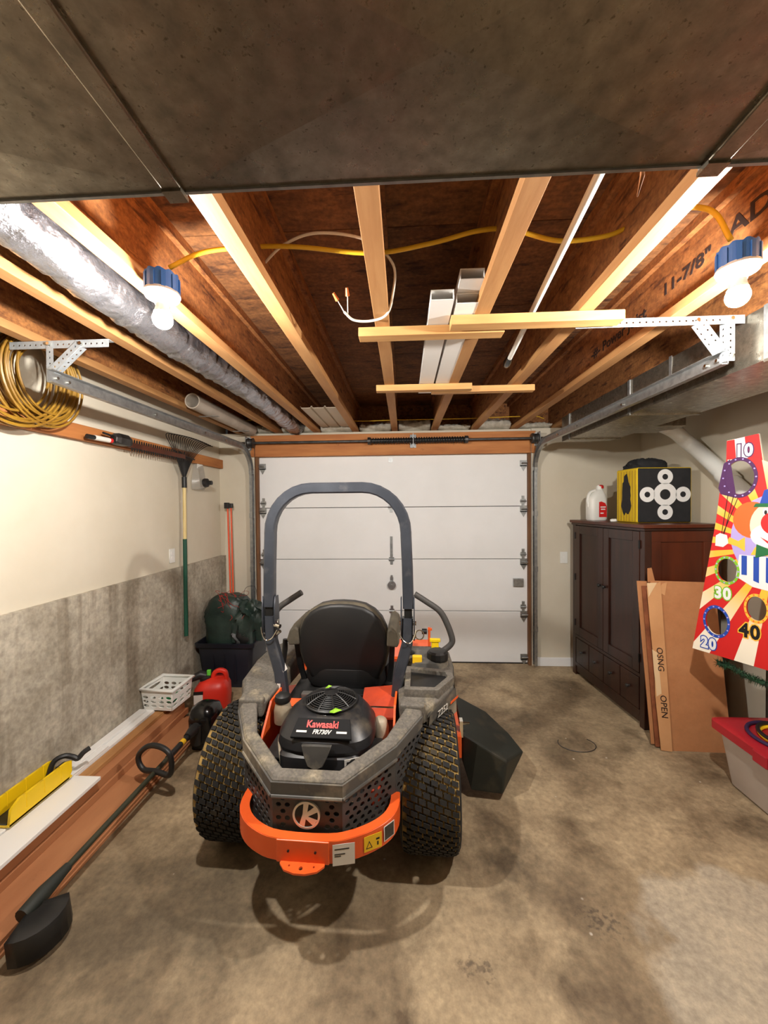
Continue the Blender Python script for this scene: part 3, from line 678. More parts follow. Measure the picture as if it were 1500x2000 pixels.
def on_bumper(x):
    for p, q in zip(bp, bp[1:]):
        if p[0] <= x <= q[0] and q[1] >= p[1]-.2 and q[0] > p[0]:
            t = (x-p[0])/(q[0]-p[0]); return Vector((x, p[1]+(q[1]-p[1])*t, .365+zoff(x))), (Vector(q)-Vector(p)).normalized()
pw, dw = on_bumper(.145); WLM = frame(pw+Vector((dw.y, -dw.x, 0))*.0048, dw, (0, 0, 1))
lw = plate('bumper_label', [(.105, -.045), (.185, -.045), (.185, .032), (.105, .032)], [], .001, WLM @ Matrix.Translation((-.145, 0, 0)), 'label_white', MW, local=True)
for i, (a, b_, hh) in enumerate(((.112, .165, .012), (.112, .150, -.006), (.112, .135, -.013))):
    plate('label_print', [(a, hh), (b_, hh), (b_, hh+.004), (a, hh+.004)], [], .0012, WLM @ Matrix.Translation((-.145, 0, .0006)), 'dark_steel', lw, local=True)
p0, d0 = on_bumper(.245); nn = Vector((d0.y, -d0.x, 0))
ly_ = plate('warning_label', [(-.035, -.026), (.035, -.026), (.035, .030), (-.035, .030)], [], .0012, frame(p0+nn*.0052, d0, (0, 0, 1)), 'label_yellow', MW, local=True)
plate('warning_triangle', [(-.028, -.016), (-.002, -.016), (-.015, .012)], [[(-.024, -.0135), (-.006, -.0135), (-.015, .006)]], .0016, frame(p0+nn*.0054, d0, (0, 0, 1)), 'print_black', ly_, local=True)
plate('warning_mark', [(.012, .006), (.026, .006), (.026, .013), (.012, .013)], [], .0016, frame(p0+nn*.0054, d0, (0, 0, 1)), 'print_black', ly_, local=True)
plate('warning_mark', [(.016, -.014), (.022, -.014), (.022, .0), (.016, .0)], [], .0016, frame(p0+nn*.0054, d0, (0, 0, 1)), 'print_black', ly_, local=True)
p1, d1 = on_bumper(.300); nn = Vector((d1.y, -d1.x, 0))
dl_ = plate('serial_label', [(-.026, -.022), (.026, -.022), (.026, .034), (-.026, .034)], [], .0012, frame(p1+nn*.0055, d1, (0, 0, 1)), 'label_white', MW, local=True)
plate('serial_print', [(-.023, -.019), (.023, -.019), (.023, .031), (-.023, .031)], [], .0016, frame(p1+nn*.0057, d1, (0, 0, 1)), 'dark_steel', dl_, local=True)
# ---- frame
for sx in (-1, 1):
    fin(mb().box(sx*.235-.022, sx*.235+.022, -.30, 1.25, .36, .43), 'frame_rail', 'mower_orange_dull', bevel=.004)
    fin(mb().add([(sx*.30, -.30, .40), (sx*.30, .10, .40), (sx*.30, .10, .66), (sx*.30, -.05, .66), (sx*.30, -.2, .52), (sx*.31, -.30, .40), (sx*.31, .10, .40), (sx*.31, .10, .66), (sx*.31, -.05, .66), (sx*.31, -.2, .52)],
        [(0, 1, 2, 3, 4), (9, 8, 7, 6, 5), (0, 5, 6, 1), (1, 6, 7, 2), (2, 7, 8, 3), (3, 8, 9, 4), (4, 9, 5, 0)]), 'side_plate', 'mower_orange')
fin(mb().box(-.29, .29, .06, .10, .44, .58), 'cross_member', 'mower_orange', bevel=.004)
fin(mb().box(-.30, .30, .02, .70, .545, .565), 'seat_deck', 'black_metal', bevel=.004)
fin(mb().box(.19, .30, -.02, .14, .572, .582).add([(.13, -.02, .582), (.30, -.02, .582), (.30, .16, .66), (.13, .16, .64)], [(0, 1, 2, 3)]), 'side_platform', 'mower_orange_dull')
fin(mb().box(-.30, -.19, .02, .10, .575, .60), 'side_platform', 'mower_orange')
fin(mb().box(-.26, .26, -.40, .0, .30, .36), 'engine_deck', 'black_metal')
fin(mb().box(-.20, .20, -.42, -.30, .36, .46), 'muffler', 'dark_steel', bevel=.02, seg=3)
fin(mb().cyl((.12, .035, .60), (.30, .035, .60), .008, 8), 'tie_rod', 'chrome')
# ---- engine
def sup(cx, cy, z, hx_, hy, e=3.2, n=40, sk=0):
    r = []
    for j in range(n):
        a = 2*PI*j/n; c, s_ = math.cos(a), math.sin(a)
        r.append((cx+hx_*math.copysign(abs(c)**(2/e), c), cy+hy*math.copysign(abs(s_)**(2/e), s_)+sk*abs(c), z))
    return r
EY = -.165
fin(mb().rings([sup(0, EY, .36, .155, .15), sup(0, EY, .52, .17, .155), sup(0, EY, .535, .165, .15)]), 'engine_block', 'engine_black', smooth=True)
sh = fin(mb().rings([sup(.012, EY, .575, .205, .165), sup(.012, EY, .600, .214, .172), sup(.012, EY+.002, .635, .208, .166), sup(.010, EY+.014, .675, .182, .142, 2.9), sup(.014, EY+.034, .703, .148, .124, 2.4), sup(.014, EY+.04, .707, .132, .112, 2.2)]), 'engine_shroud', 'engine_black', smooth=True, sharp=28)
for sx in (-1, 1):
    for i in range(6): fin(mb().box(sx*.20-.05, sx*.20+.05, EY-.11, EY+.06, .44+i*.017, .447+i*.017), 'cooling_fin', 'dark_steel')
fan = mb(); FC = Vector((.014, EY+.042, 0))
for i, r in enumerate((.118, .110, .101, .092, .083, .074, .064, .054, .044)):
    z = .717+.034*(1-(r/.118)**2)
    fan.tube([(FC.x+r*math.cos(2*PI*j/32), FC.y+r*math.sin(2*PI*j/32), z) for j in range(32)], .0026 if i else .006, 5, closed=True)
fs = fin(fan, 'fan_screen', 'black_plastic', smooth=True)
rb = mb()
for k in range(10):
    a = 2*PI*k/10; rb.tube([(FC.x+r*math.cos(a), FC.y+r*math.sin(a), .719+.034*(1-(r/.118)**2)) for r in (.03, .06, .09, .118)], .0032, 5)
rb.lathe([(.0, .758), (.02, .757), (.036, .751), (.036, .745)], (FC.x, FC.y, 0), 'Z', 20)
fin(rb, 'screen_ribs', 'black_plastic', fs, smooth=True)
fin(mb().lathe([(.0, .707), (.112, .709), (.122, .705), (.125, .700)], (FC.x, FC.y, 0), 'Z', 32), 'fan_recess', 'black_gloss', smooth=True)
# label face sloping to the rear
LF = frame((.014, EY-.128, .672), (1, 0, 0), (0, .80, .60))
lp = plate('label_panel', [(-.125, -.035), (.125, -.035), (.110, .038), (-.110, .038)], [], .012, LF @ Matrix.Translation((0, 0, .004)), 'decal_black', sh, local=True, bevel=.003)
text('engine_lettering', 'Kawasaki', .040, LF @ Matrix.Translation((0, .014, .0145)), 'text_red', sh, local=True, offset=.0012, sx=.92)
text('engine_lettering', 'FR730V', .024, LF @ Matrix.Translation((0, -.016, .0145)), 'label_white', sh, local=True, offset=.0006, shear=.25)
for x in (-.085, .085): text('engine_lettering', 'V-TWIN', .010, LF @ Matrix.Translation((x, -.015, .0145)), 'label_white', sh, local=True) if False else plate('label_print', [(x-.022, -.019), (x+.022, -.019), (x+.022, -.011), (x-.022, -.011)], [], .001, LF @ Matrix.Translation((0, 0, .0145)), 'label_white', sh, local=True)
# rear cover below the label, with shield-shaped filter lid
fin(mb().rings([sup(.0, EY-.125, .38, .14, .05, 4), sup(.0, EY-.125, .53, .165, .06, 4), sup(.0, EY-.118, .575, .17, .055, 4), sup(.0, EY-.115, .585, .16, .045, 4)]), 'rear_cover', 'engine_black', smooth=True, sharp=30)
plate('filter_lid', [(-.055, .04), (.06, .04), (.045, .0), (.028, -.035), (-.0, -.048), (-.03, -.035), (-.045, .0)], [], .014, frame((.0, EY-.188, .598), (1, 0, 0), (0, .12, 1)), 'guard_grey', MW, local=True, bevel=.003)
lbp = fin(mb().box(-.038, .038, -.001, .001, -.018, .018, Matrix.Translation((.150, EY-.160, .560)) @ Matrix.Rotation(math.radians(24), 4, 'Z')), 'shroud_label', 'label_white')
for i in range(3): fin(mb().box(-.028+i*.02, -.016+i*.02, -.0018, .0, -.008, .008, Matrix.Translation((.150, EY-.1606, .560)) @ Matrix.Rotation(math.radians(24), 4, 'Z')), 'label_print', 'dark_steel', lbp)
# side details: reservoir jars, oil filter, hoses, carburettor bits
for (x, y, z, r, h, cap) in ((-.245, -.05, .56, .042, .10, 1), (.235, -.055, .50, .040, .09, 0)):
    j = fin(mb().lathe([(.0, z), (r, z+.002), (r*1.03, z+h*.6), (r*.8, z+h), (r*.5, z+h+.01), (0, z+h+.011)], (x, y, 0), 'Z', 20), 'reservoir', 'jar_white', smooth=True)
    if cap: fin(mb().lathe([(.036, z+h), (.040, z+h+.008), (.036, z+h+.03), (.02, z+h+.042), (0, z+h+.044)], (x, y, 0), 'Z', 20), 'reservoir_cap', 'black_plastic', j, smooth=True)
fin(mb().tube(smoothp([(-.20, -.10, .60), (-.205, -.20, .575), (-.17, -.28, .53), (-.14, -.33, .47), (-.11, -.36, .40)], 6), .009, 8), 'fuel_hose', 'jar_white', smooth=True)
fin(mb().lathe([(.0, .40), (.032, .402), (.034, .47), (.022, .482), (.018, .50), (0, .502)], (-.165, -.345, 0), 'Z', 18), 'oil_filter', 'chrome', smooth=True)
fin(mb().box(-.235, -.225, -.36, -.26, .40, .53), 'heat_shield', 'dark_steel', bevel=.004)
fin(mb().box(.05, .17, -.40, -.36, .41, .44).cyl((.06, -.40, .45), (.16, -.38, .45), .006, 8).cyl((.07, -.41, .43), (.17, -.40, .46), .005, 8), 'carburettor_linkage', 'chrome')
fin(mb().box(.04, .19, -.43, -.37, .36, .41), 'carburettor', 'black_metal', bevel=.006)
# leaf litter on the engine
for i, (x, y, z, s_) in enumerate(((.055, EY-.075, .714, .020), (0, EY+.045, .761, .011))):
    lf = mb().add([(x-s_*1.5, y, z+.004), (x, y-s_*.8, z+.010), (x+s_*1.6, y+.004, z+.014), (x, y+s_*.8, z+.016), (x, y, z+.018)], [(0, 1, 4), (1, 2, 4), (2, 3, 4), (3, 0, 4)])
    fin(lf, 'leaf', 'leaf_green')
# ---- roll bar
RY = .115
def xz(pts): return [(x, RY, z) for x, z in pts]
hw = .366
arch = [(-hw-.004, 1.085), (-hw, 1.30), (-hw+.006, 1.46)]
for i in range(0, 9):
    a = PI-PI/2*i/8; arch.append((-hw+.006+.225+.225*math.cos(a), 1.475+.235*math.sin(a)))
arch = arch+[(-x, z) for x, z in reversed(arch)]
rp = fin(mb().bar(xz(arch), .056, .052, (0, 1, 0), .007), 'roll_bar', 'rops_grey', smooth=True, sharp=35)
for sx in (-1, 1):
    fin(mb().bar(xz([(sx*(hw-.0), 1.035), (sx*(hw-.004), .90), (sx*(hw-.02), .84), (sx*(hw-.048), .74), (sx*(hw-.062), .62), (sx*(hw-.068), .42)]), .056, .052, (0, 1, 0), .007), 'roll_bar_post', 'rops_grey', smooth=True, sharp=35)
    fin(mb().box(sx*(hw+.002)-.020, sx*(hw+.002)+.020, RY-.018, RY+.018, 1.0, 1.10), 'hinge_core', 'black_metal')
    for s2 in (-1, 1):
        x = sx*hw+s2*.033
        pv = plate('hinge_plate', [(-.030, -.115), (.030, -.115), (.034, .02), (.022, .10), (-.022, .10), (-.034, .02)], [], .006, frame((x, RY, 1.04), (0, 1, 0), (0, 0, 1)), 'rops_grey', MW, local=True)
        fin(mb().cyl((x-.010, RY, 1.005), (x+.010, RY, 1.005), .011, 10).cyl((x-.008, RY-.012, .94), (x+.008, RY-.012, .94), .008, 10), 'hinge_bolt', 'chrome', pv)
    lo = [(sx*hw-sx*.045, RY-.03, .965), (sx*hw-sx*.02, RY-.040, .925), (sx*hw+sx*.01, RY-.042, .915), (sx*hw+sx*.03, RY-.04, .94), (sx*hw+sx*.042, RY-.03, .98)]
    fin(mb().tube(smoothp(lo, 6), .0025, 6), 'pin_lanyard', 'chrome', smooth=True)
fin(mb().tube([(hw+.060+.021*math.cos(2*PI*j/20), RY-.03, .955+.024*math.sin(2*PI*j/20)) for j in range(20)], .0028, 6, closed=True), 'pin_ring', 'chrome', smooth=True)
fin(mb().cyl((-hw+.03, RY-.02, .99), (-hw+.062, RY-.03, .985), .012, 10).cyl((-hw+.04, RY-.02, .945), (-hw+.062, RY-.03, .96), .009, 10), 'lock_pin', 'chrome')
for (x, z0, z1, m_) in ((-hw+.062, .555, .70, 'label_white'), ):
    st = fin(mb().box(x-.022, x-.004, RY-.0275, RY-.0262, z0-.02, z1-.02), 'post_decal', m_)
    fin(mb().box(x-.028, x-.021, RY-.0275, RY-.0262, z0-.02, z1-.02), 'post_decal', 'print_black')
fin(mb().add([(-hw+.048, RY-.024, .80), (-hw+.056, RY+.02, .80), (-hw+.082, RY+.02, .74), (-hw+.074, RY-.024, .74)], [(0, 1, 2, 3)]), 'post_sticker', 'label_white')
fin(mb().cyl((-.270, RY-.03, .52), (-.270, RY-.045, .52), .013, 10).cyl((.285, RY-.03, .53), (.285, RY-.045, .53), .013, 10), 'post_bolt', 'label_white')
# ---- seat
SY = .265
half = [(0, 1.083), (.06, 1.080), (.12, 1.066), (.17, 1.035), (.208, .99), (.232, .93), (.243, .86), (.240, .79), (.226, .73), (.205, .68), (.188, .64), (.165, .618), (.10, .610), (0, .608)]
outl = half+[(-x, z) for x, z in half[-2:0:-1]]
zc = .85
def ring(s_, y, ln=0): return [(x*s_*1.05, SY+y-(z-zc)*.16, zc+(z-zc)*s_) for x, z in outl]
st = fin(mb().rings([ring(.90, -.040), ring(.965, -.032), ring(.99, -.010)], cap1=False), 'seat_shell', 'seat_black', smooth=True, sharp=50)
fin(mb().rings([ring(.975, -.022), ring(1.008, -.012), ring(1.012, .008), ring(1.0, .02)], False, False), 'shell_rim', 'seat_dust', st, smooth=True)
fin(mb().rings([ring(1.0, .0), ring(1.0, .06), ring(.93, .10), ring(.6, .105)]), 'seat_back', 'seat_black', smooth=True)
fin(mb().rings([sup(0, .52, .585, .24, .26, 4), sup(0, .52, .62, .255, .275, 4), sup(0, .52, .69, .25, .27, 4), sup(0, .52, .715, .21, .23, 4)]), 'seat_cushion', 'seat_black', smooth=True)
for sx in (-1, 1):
    ar = fin(mb().rings([[(sx*x, y, z+dz) for (x, dz) in ((.245, -.045), (.305, -.05), (.318, -.02), (.300, .035), (.27, .055), (.25, .04))] for y, z in ((.22, .885), (.30, .900), (.52, .90), (.56, .895))]), 'armrest', 'seat_dust', bevel=.008)
    fin(mb().bar([(sx*.275, .27, .85), (sx*.265, .30, .70), (sx*.25, .33, .60)], .03, .014, (0, 1, 0)), 'armrest_bracket', 'black_metal')
fin(mb().box(-.19, .19, .13, .20, .575, .615), 'seat_base', 'black_metal', bevel=.004)
for x in (-.17, .17): fin(mb().box(x-.035, x+.035, .11, .15, .57, .62), 'seat_hinge', 'guard_grey', bevel=.006)
fin(mb().tube([(-.335, .25, .86), (-.338, .25, .80), (-.342, .24, .70), (-.33, .24, .60)], [.014, .016, .008, .007], 8), 'park_lever', 'black_plastic', smooth=True)
# ---- fenders
def fender(sx):
    plan = [(.325, -.075, .662, .60), (.455, -.085, .660, .60), (.535, .02, .668, .605), (.600, .13, .672, .605), (.622, .36, .684, .56), (.612, .56, .690, .52), (.56, .66, .684, .52), (.345, .66, .684, .52), (.325, .30, .680, .57), (.315, .08, .67, .58)]
    if sx < 0: plan = [(min(x, .455+.16*(x-.455)/.167) if x > .455 else x, y, zt, zb) for x, y, zt, zb in plan]
    if sx < 0: plan = [(x*(.90 if x > .5 else 1), y, zt, zb) for x, y, zt, zb in plan]
    top = [(sx*x, y, zt) for x, y, zt, zb in plan]; bot = [(sx*(x+.006), y, zb) for x, y, zt, zb in plan]
    cx = sum(p[0] for p in plan)/len(plan)
    top2 = [(sx*(cx+(x-cx)*.84), .3+(y-.3)*.93, zt+.012) for x, y, zt, zb in plan]
    F = fin(mb().rings([bot, top, top2]), 'fender', 'dusty_grey', bevel=.006)
    fin(mb().box(min(sx*.33, sx*.45), max(sx*.33, sx*.45), -.10, -.055, .60, .69), 'fender_tail', 'dusty_grey', F, bevel=.012, seg=3)
    return F
FR, FL_ = fender(1), fender(-1)
# right console: open tray with rim, fuel cap, yellow tags, lettering
tr = [(.375, .03), (.50, .03), (.575, .16), (.565, .21), (.375, .25)]
tr_out = [(.352, .005), (.512, .005), (.602, .155), (.59, .235), (.352, .275)]
plate('tray_rim', tr_out, [tr], .040, Matrix.Translation((0, 0, .692)), 'dusty_grey', FR, local=True, bevel=.003)
plate('tray_floor', tr, [], .006, Matrix.Translation((0, 0, .690)), 'black_plastic', FR, local=True)
fin(mb().rings([sup(.47, .42, .69, .125, .13, 3), sup(.47, .42, .722, .12, .125, 3), sup(.47, .42, .732, .10, .10, 3)]), 'control_console', 'guard_grey', FR, smooth=True, sharp=30)
fin(mb().lathe([(.058, .722), (.062, .735), (.060, .765), (.048, .775), (0, .777)], (.53, .36, 0), 'Z', 14), 'fuel_cap', 'black_plastic', FR)
fin(mb().box(.385, .440, .305, .335, .715, .758), 'console_tag', 'label_yellow', FR, bevel=.005)
fin(mb().box(.50, .545, .50, .515, .715, .785).box(.49, .555, .495, .52, .772, .792), 'yellow_clip', 'yellow_plastic', FR, bevel=.004)
fin(mb().lathe([(.035, .70), (.04, .74), (.02, .75), (0, .75)], (.36, .42, 0), 'Z', 14), 'knob', 'black_plastic', FR, smooth=True)
side = frame((.606, .10, .645), (.09, .95, .10), (0, 0, 1))
# outer side panel of the right fender with model lettering
fin(mb().add([(.46, -.09, .52), (.615, .13, .545), (.632, .36, .56), (.632, .36, .69), (.612, .13, .675), (.47, -.09, .64)], [(0, 1, 4, 5), (1, 2, 3, 4)]).add([(.45, -.085, .52), (.605, .135, .545), (.62, .365, .56), (.62, .365, .69), (.60, .135, .675), (.46, -.085, .64)], [(5, 4, 1, 0), (4, 3, 2, 1)]), 'side_panel', 'guard_grey', FR)
sd_x = Vector((.155, .22, .02)).normalized(); sM = frame(Vector((.543, .018, .600))+Vector((.82, -.57, 0))*.004, sd_x, (0, 0, 1))
text('model_lettering', 'Z252', .044, sM @ Matrix.Translation((-.02, .018, .001)), 'label_white', FR, local=True, shear=.2)
plate('orange_stripe', [(.055, .012), (.13, .012), (.135, .024), (.06, .024)], [], .001, sM, 'mower_orange', FR, local=True)
# ---- steering levers
for nm, pts in (('r', [(.400, .47, 1.075), (.470, .47, 1.030), (.548, .47, .975), (.590, .47, .905), (.622, .47, .815), (.618, .47, .775), (.575, .47, .735), (.52, .46, .700)]),
                ('l', [(-.305, .47, 1.078), (-.38, .47, 1.030), (-.45, .47, .98), (-.50, .47, .905), (-.53, .47, .815), (-.525, .47, .775), (-.49, .47, .735), (-.45, .46, .70)])):
    fin(mb().tube(smoothp(pts, 5), .0185, 12), 'steering_lever', 'lever_grey', smooth=True, sharp=60)
# ---- deck, chute, foot platform, casters
fin(mb().rings([sup(0, .62, .09, .66, .36, 6), sup(0, .62, .24, .66, .36, 6), sup(0, .62, .275, .62, .33, 6)]), 'cutting_deck', 'mower_orange', bevel=.004)
fin(mb().box(.60, .650, .22, .66, .24, .36), 'chute_bracket', 'mower_orange', bevel=.004)
fin(mb().box(.645, .662, .26, .30, .33, .42).cyl((.64, .28, .40), (.70, .28, .40), .008, 8), 'chute_hinge', 'chrome')
ct = [(.660, .72, .345), (.660, .27, .345), (.735, .225, .325), (.895, .235, .225), (1.035, .43, .160), (.98, .56, .19), (.86, .70, .25)]
cb_ = [(.660, .72, .30), (.655, .27, .20), (.70, .24, .05), (.868, .225, .045), (1.01, .44, .10), (.97, .56, .12), (.86, .70, .19)]
ch = fin(mb().rings([cb_, ct]), 'discharge_chute', 'rubber_flap', bevel=.012, seg=3)
ch['label'] = 'dark rubber side discharge chute flap'
plate('chute_emblem', circ(0, 0, .026, 18), [circ(0, 0, .021, 18)], .003, frame((.90, .36, .2235), (.87, .05, -.48), (0, 1, 0)), 'rubber_flap', ch, local=True)
fin(mb().box(-.29, .29, .66, 1.20, .31, .335), 'foot_platform', 'mower_orange', bevel=.004)
fin(mb().rings([[(x, y, z) for x in (-.52, .52)]+[(x, y+.012, z) for x in (.52, -.52)] for y, z in ((.95, .38), (1.10, .44), (1.16, .53), (1.17, .55))]), 'front_cowl', 'mower_orange', bevel=.004)
fin(mb().cyl((.50, .95, .5), (.50, .95, .72), .009, 8).box(.49, .52, .94, .96, .70, .715), 'deck_lift_pedal', 'mower_orange')
fin(mb().lathe([(0, -.02), (.02, -.018), (.02, .018), (0, .02)], (.465, .95, .69), 'X', 12), 'lift_knob', 'black_plastic', smooth=True)
for sx in (-1, 1):
    x = sx*.38
    fin(mb().lathe([(.05, -.05), (.12, -.055), (.138, -.03), (.14, 0), (.138, .03), (.12, .055), (.05, .05)], (x, 1.33, .14), 'X', 28), 'caster_wheel', 'rubber', smooth=True)
    fin(mb().bar([(x-.075, 1.33, .14), (x-.075, 1.30, .31), (x+.075, 1.30, .31), (x+.075, 1.33, .14)], .012, .04, (0, 1, 0)), 'caster_fork', 'mower_orange_dull')
    fin(mb().cyl((x, 1.30, .31), (x, 1.30, .42), .025, 12), 'caster_stem', 'black_metal')
fin(mb().box(-.42, .42, 1.22, 1.30, .36, .43), 'front_beam', 'mower_orange_dull', bevel=.005)
# ================================================================ LEFT SIDE
WX = XL   # drywall face
# ---- coil of yellow tubing on the ledger board
co = thing('tubing_coil', 'large coil of yellow tubing hung above the ledger board', 'coil', (WX+.12, 1.92, 2.02))
random.seed(5)
n_l = 0
for (cy, cz, r0, r1, nl) in ((1.86, 2.285, .155, .215, 14), (1.70, 2.31, .215, .27, 9)):
    for k in range(nl):
        r = r0+(r1-r0)*k/(nl-1); dx = random.uniform(.05, .12); oy, oz = random.uniform(-.02, .02), random.uniform(-.02, .008)
        tl = random.uniform(-.05, .05); pts = []
        for j in range(40):
            a = 2*PI*j/40; pts.append((WX+dx+tl*math.cos(a)*r*1.5, cy+oy+r*1.02*math.cos(a), min(cz+oz+r*math.sin(a)-.03*(math.sin(a) < 0)*abs(math.sin(a)), 2.62)))
        MB().tube(pts, .0062, 6, closed=True).build('tubing_loop', 'coil_yellow', co, smooth=True)
# ---- hedge trimmer attachment hanging on the ledger
ht = thing('hedge_trimmer_head', 'long hedge trimmer attachment hung along the ledger board', 'tool', (WX+.08, 2.6, 2.0))
hx0 = WX+.085
MB().cyl((hx0, 2.13, 2.030), (hx0, 2.36, 2.035), .014, 12).build('tube', 'black_metal', ht, smooth=True)
MB().cyl((hx0, 2.18, 2.0312), (hx0, 2.30, 2.0338), .0152, 12).build('white_label', 'label_white', ht, smooth=True)
MB().cyl((hx0, 2.295, 2.0336), (hx0, 2.315, 2.034), .0156, 12).build('red_label', 'print_red', ht, smooth=True)
MB().rings([[(hx0+a, y, 2.05+b_) for a, b_ in ((-.03*s, -.032*s), (.03*s, -.032*s), (.036*s, .01), (.022*s, .040*s), (-.022*s, .040*s), (-.036*s, .01))] for y, s in ((2.33, .6), (2.36, 1), (2.44, 1), (2.48, .6))]).build('gearbox', 'dark_steel', ht, bevel=.006)
MB().cyl((hx0, 2.25, 2.072), (hx0, 2.36, 2.062), .007, 8).build('guide_rod', 'black_metal', ht)
MB().box(hx0-.006, hx0+.006, 2.46, 3.12, 2.018, 2.052).build('blade_bar', 'dark_wood_red', ht)
for s2, zb in ((1, 2.048), (-1, 2.022)):
    tm = MB()
    for i in range(26):
        y = 2.49+i*.0245
        tm.prism([(y, 0), (y+.013, 0), (y+.009, s2*.026), (y+.004, s2*.026)], hx0-.003, hx0+.003, lambda u, v, h: (h, u, zb+v))
    tm.build('blade_teeth', 'black_metal', ht)
# ---- leaf rake hung upside down
rk = thing('leaf_rake', 'leaf rake with cream and green handle hung tines up', 'rake', (WX+.06, 3.14, .53))
rx = WX+.065
MB().cyl((rx, 3.135, 1.06), (rx, 3.14, 1.80), .0135, 14).build('handle', 'cream_wood', rk, smooth=True)
MB().cyl((rx, 3.13, .535), (rx, 3.135, 1.35), .0165, 14).build('grip', 'green_grip', rk, smooth=True)
MB().cyl((rx, 3.14, 1.78), (rx, 3.14, 1.87), .020, 12).build('ferrule', 'black_metal', rk, smooth=True)
for i in range(19):
    u = (i-9)/9; yb, zb = 3.14+u*.012, 1.86
    pts = [(rx, yb, zb), (rx+.004, 3.14+u*.10, 2.0), (rx+.008, 3.15+u*.20, 2.105), (rx+.012, 3.17+u*.285, 2.165+.018*(1-u*u)), (rx+.03, 3.18+u*.31, 2.185+.018*(1-u*u)), (rx+.07, 3.18+u*.318, 2.178+.018*(1-u*u))]
    MB().tube(smoothp(pts, 3), .0032, 5).build('tine', 'black_metal', rk, smooth=True)
MB().tube([(rx+.006, 3.14+(i-5)/5*.155, 2.045-.012*abs(i-5)/5) for i in range(11)], .006, 6).build('tine_brace', 'black_metal', rk)
# ---- plastic bag with a black part, hung on the ledger
hb = thing('hanging_bag', 'clear plastic bag holding a black knob hung on left wall', 'bag', (WX+.03, 3.45, 1.78))
MB().rings([[(WX+x, y, z) for x, y in ((.008, 3.36+dy), (.03+b_, 3.40+dy*.5), (.035+b_, 3.50), (.008, 3.56-dy))] for z, dy, b_ in ((1.775, 0, .01), (1.80, -.01, .035), (1.88, .0, .025), (1.96, .02, .01), (2.01, .035, 0))]).build('bag_film', 'clear_bag', hb, smooth=True)
MB().lathe([(0, 0), (.035, .004), (.042, .02), (.040, .05), (.02, .06), (.02, .09), (0, .092)], (0, 0, 0), 'Z', 10, M=Matrix.Translation((WX+.045, 3.47, 1.84)) @ Matrix.Rotation(PI/2, 4, 'Y')).build('black_knob', 'black_plastic', hb)
MB().box(WX+.034, WX+.036, 3.40, 3.50, 1.97, 2.01).build('bag_header', 'label_white', hb)
# ---- orange marker rods
om = thing('marker_rods', 'pair of orange driveway marker rods with black caps in corner', 'marker', (-1.72, 3.72, .02))
for a, b_, r in (((-1.775, 3.80, 1.63), (-1.68, 3.66, .12), .008), ((-1.735, 3.79, 1.63), (-1.66, 3.66, .12), .0075)):
    MB().cyl(a, b_, r, 10).build('rod', 'orange_rod', om, smooth=True)
MB().box(-1.80, -1.755, 3.77, 3.81, 1.60, 1.66).box(-1.76, -1.715, 3.765, 3.805, 1.605, 1.652).build('black_cap', 'black_plastic', om, bevel=.006)
# ---- dark tote
def tub_shape(m, x0, x1, y0, y1, z0, z1, tp, th=.006, n=1):
    def rr(e, z, rad=.035):
        r = []
        for (cx, cy, a0) in ((x1-e-rad, y1-e-rad, 0), (x0+e+rad, y1-e-rad, PI/2), (x0+e+rad, y0+e+rad, PI), (x1-e-rad, y0+e+rad, 3*PI/2)):
            for k in range(5): a = a0+PI/2*k/4; r.append((cx+rad*math.cos(a), cy+rad*math.sin(a), z))
        return r
    return rr
tt = thing('storage_tote', 'dark navy plastic storage tote in the far left corner', 'tote', (-1.60, 3.50, 0))
rr = tub_shape(None, -1.855, -1.335, 3.30, 3.74, 0, .40, .04)
MB().rings([rr(.045, 0), rr(.01, .36), rr(.012, .365), rr(-.008, .37), rr(-.012, .405), rr(.004, .408), rr(.012, .38), rr(.05, .02)]).build('tote_body', 'tote_dark', tt, smooth=True, sharp=30)
for x in (-1.70, -1.60, -1.50): MB().box(x-.006, x+.006, 3.315, 3.345, .06, .34).build('tote_rib', 'tote_dark', tt)
# ---- green tarp bag with a crumpled bundle and red strings
tb_ = thing('tarp_bag', 'dark green crumpled tarp bag stuffed into the tote', 'bag', (-1.60, 3.52, .39))
random.seed(21)
def lump(cx, cy, z0, hx_, hy, hz, amp, seed, n=34, m=18, e=2.6):
    random.seed(seed); ph = [(random.uniform(2, 9), random.uniform(2, 8), random.uniform(0, 6.3)) for _ in range(8)]; rs = []
    for i in range(m+1):
        t = i/m; v = t*PI/2
        w_ = (math.cos(v)**(2/e) if i < m else .02); zz = z0+hz*math.sin(v)**(2/e)
        ring = []
        for j in range(n):
            a = 2*PI*j/n; d = 1+amp*sum(math.sin(p*a*round(1)+q*t*4+o) for p, q, o in [(round(p), q, o) for p, q, o in ph])/3
            c, s_ = math.cos(a), math.sin(a)
            ring.append((cx+hx_*w_*d*math.copysign(abs(c)**.75, c), cy+hy*w_*d*math.copysign(abs(s_)**.75, s_), zz+(amp*.12*math.sin(5*a+t*9) if 0 < i < m else 0)))
        rs.append(ring)
    return rs
MB().rings(lump(-1.645, 3.53, .375, .200, .17, .42, .045, 4, e=4.5)).build('bag_body', 'tarp_green', tb_, smooth=True, sharp=50)
MB().rings(lump(-1.425, 3.47, .40, .125, .13, .34, .17, 9, e=3.4)).build('crumpled_end', 'tarp_green', tb_, smooth=True, sharp=30)
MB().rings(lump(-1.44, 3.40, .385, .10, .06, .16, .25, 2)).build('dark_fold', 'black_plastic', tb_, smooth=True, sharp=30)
random.seed(8)
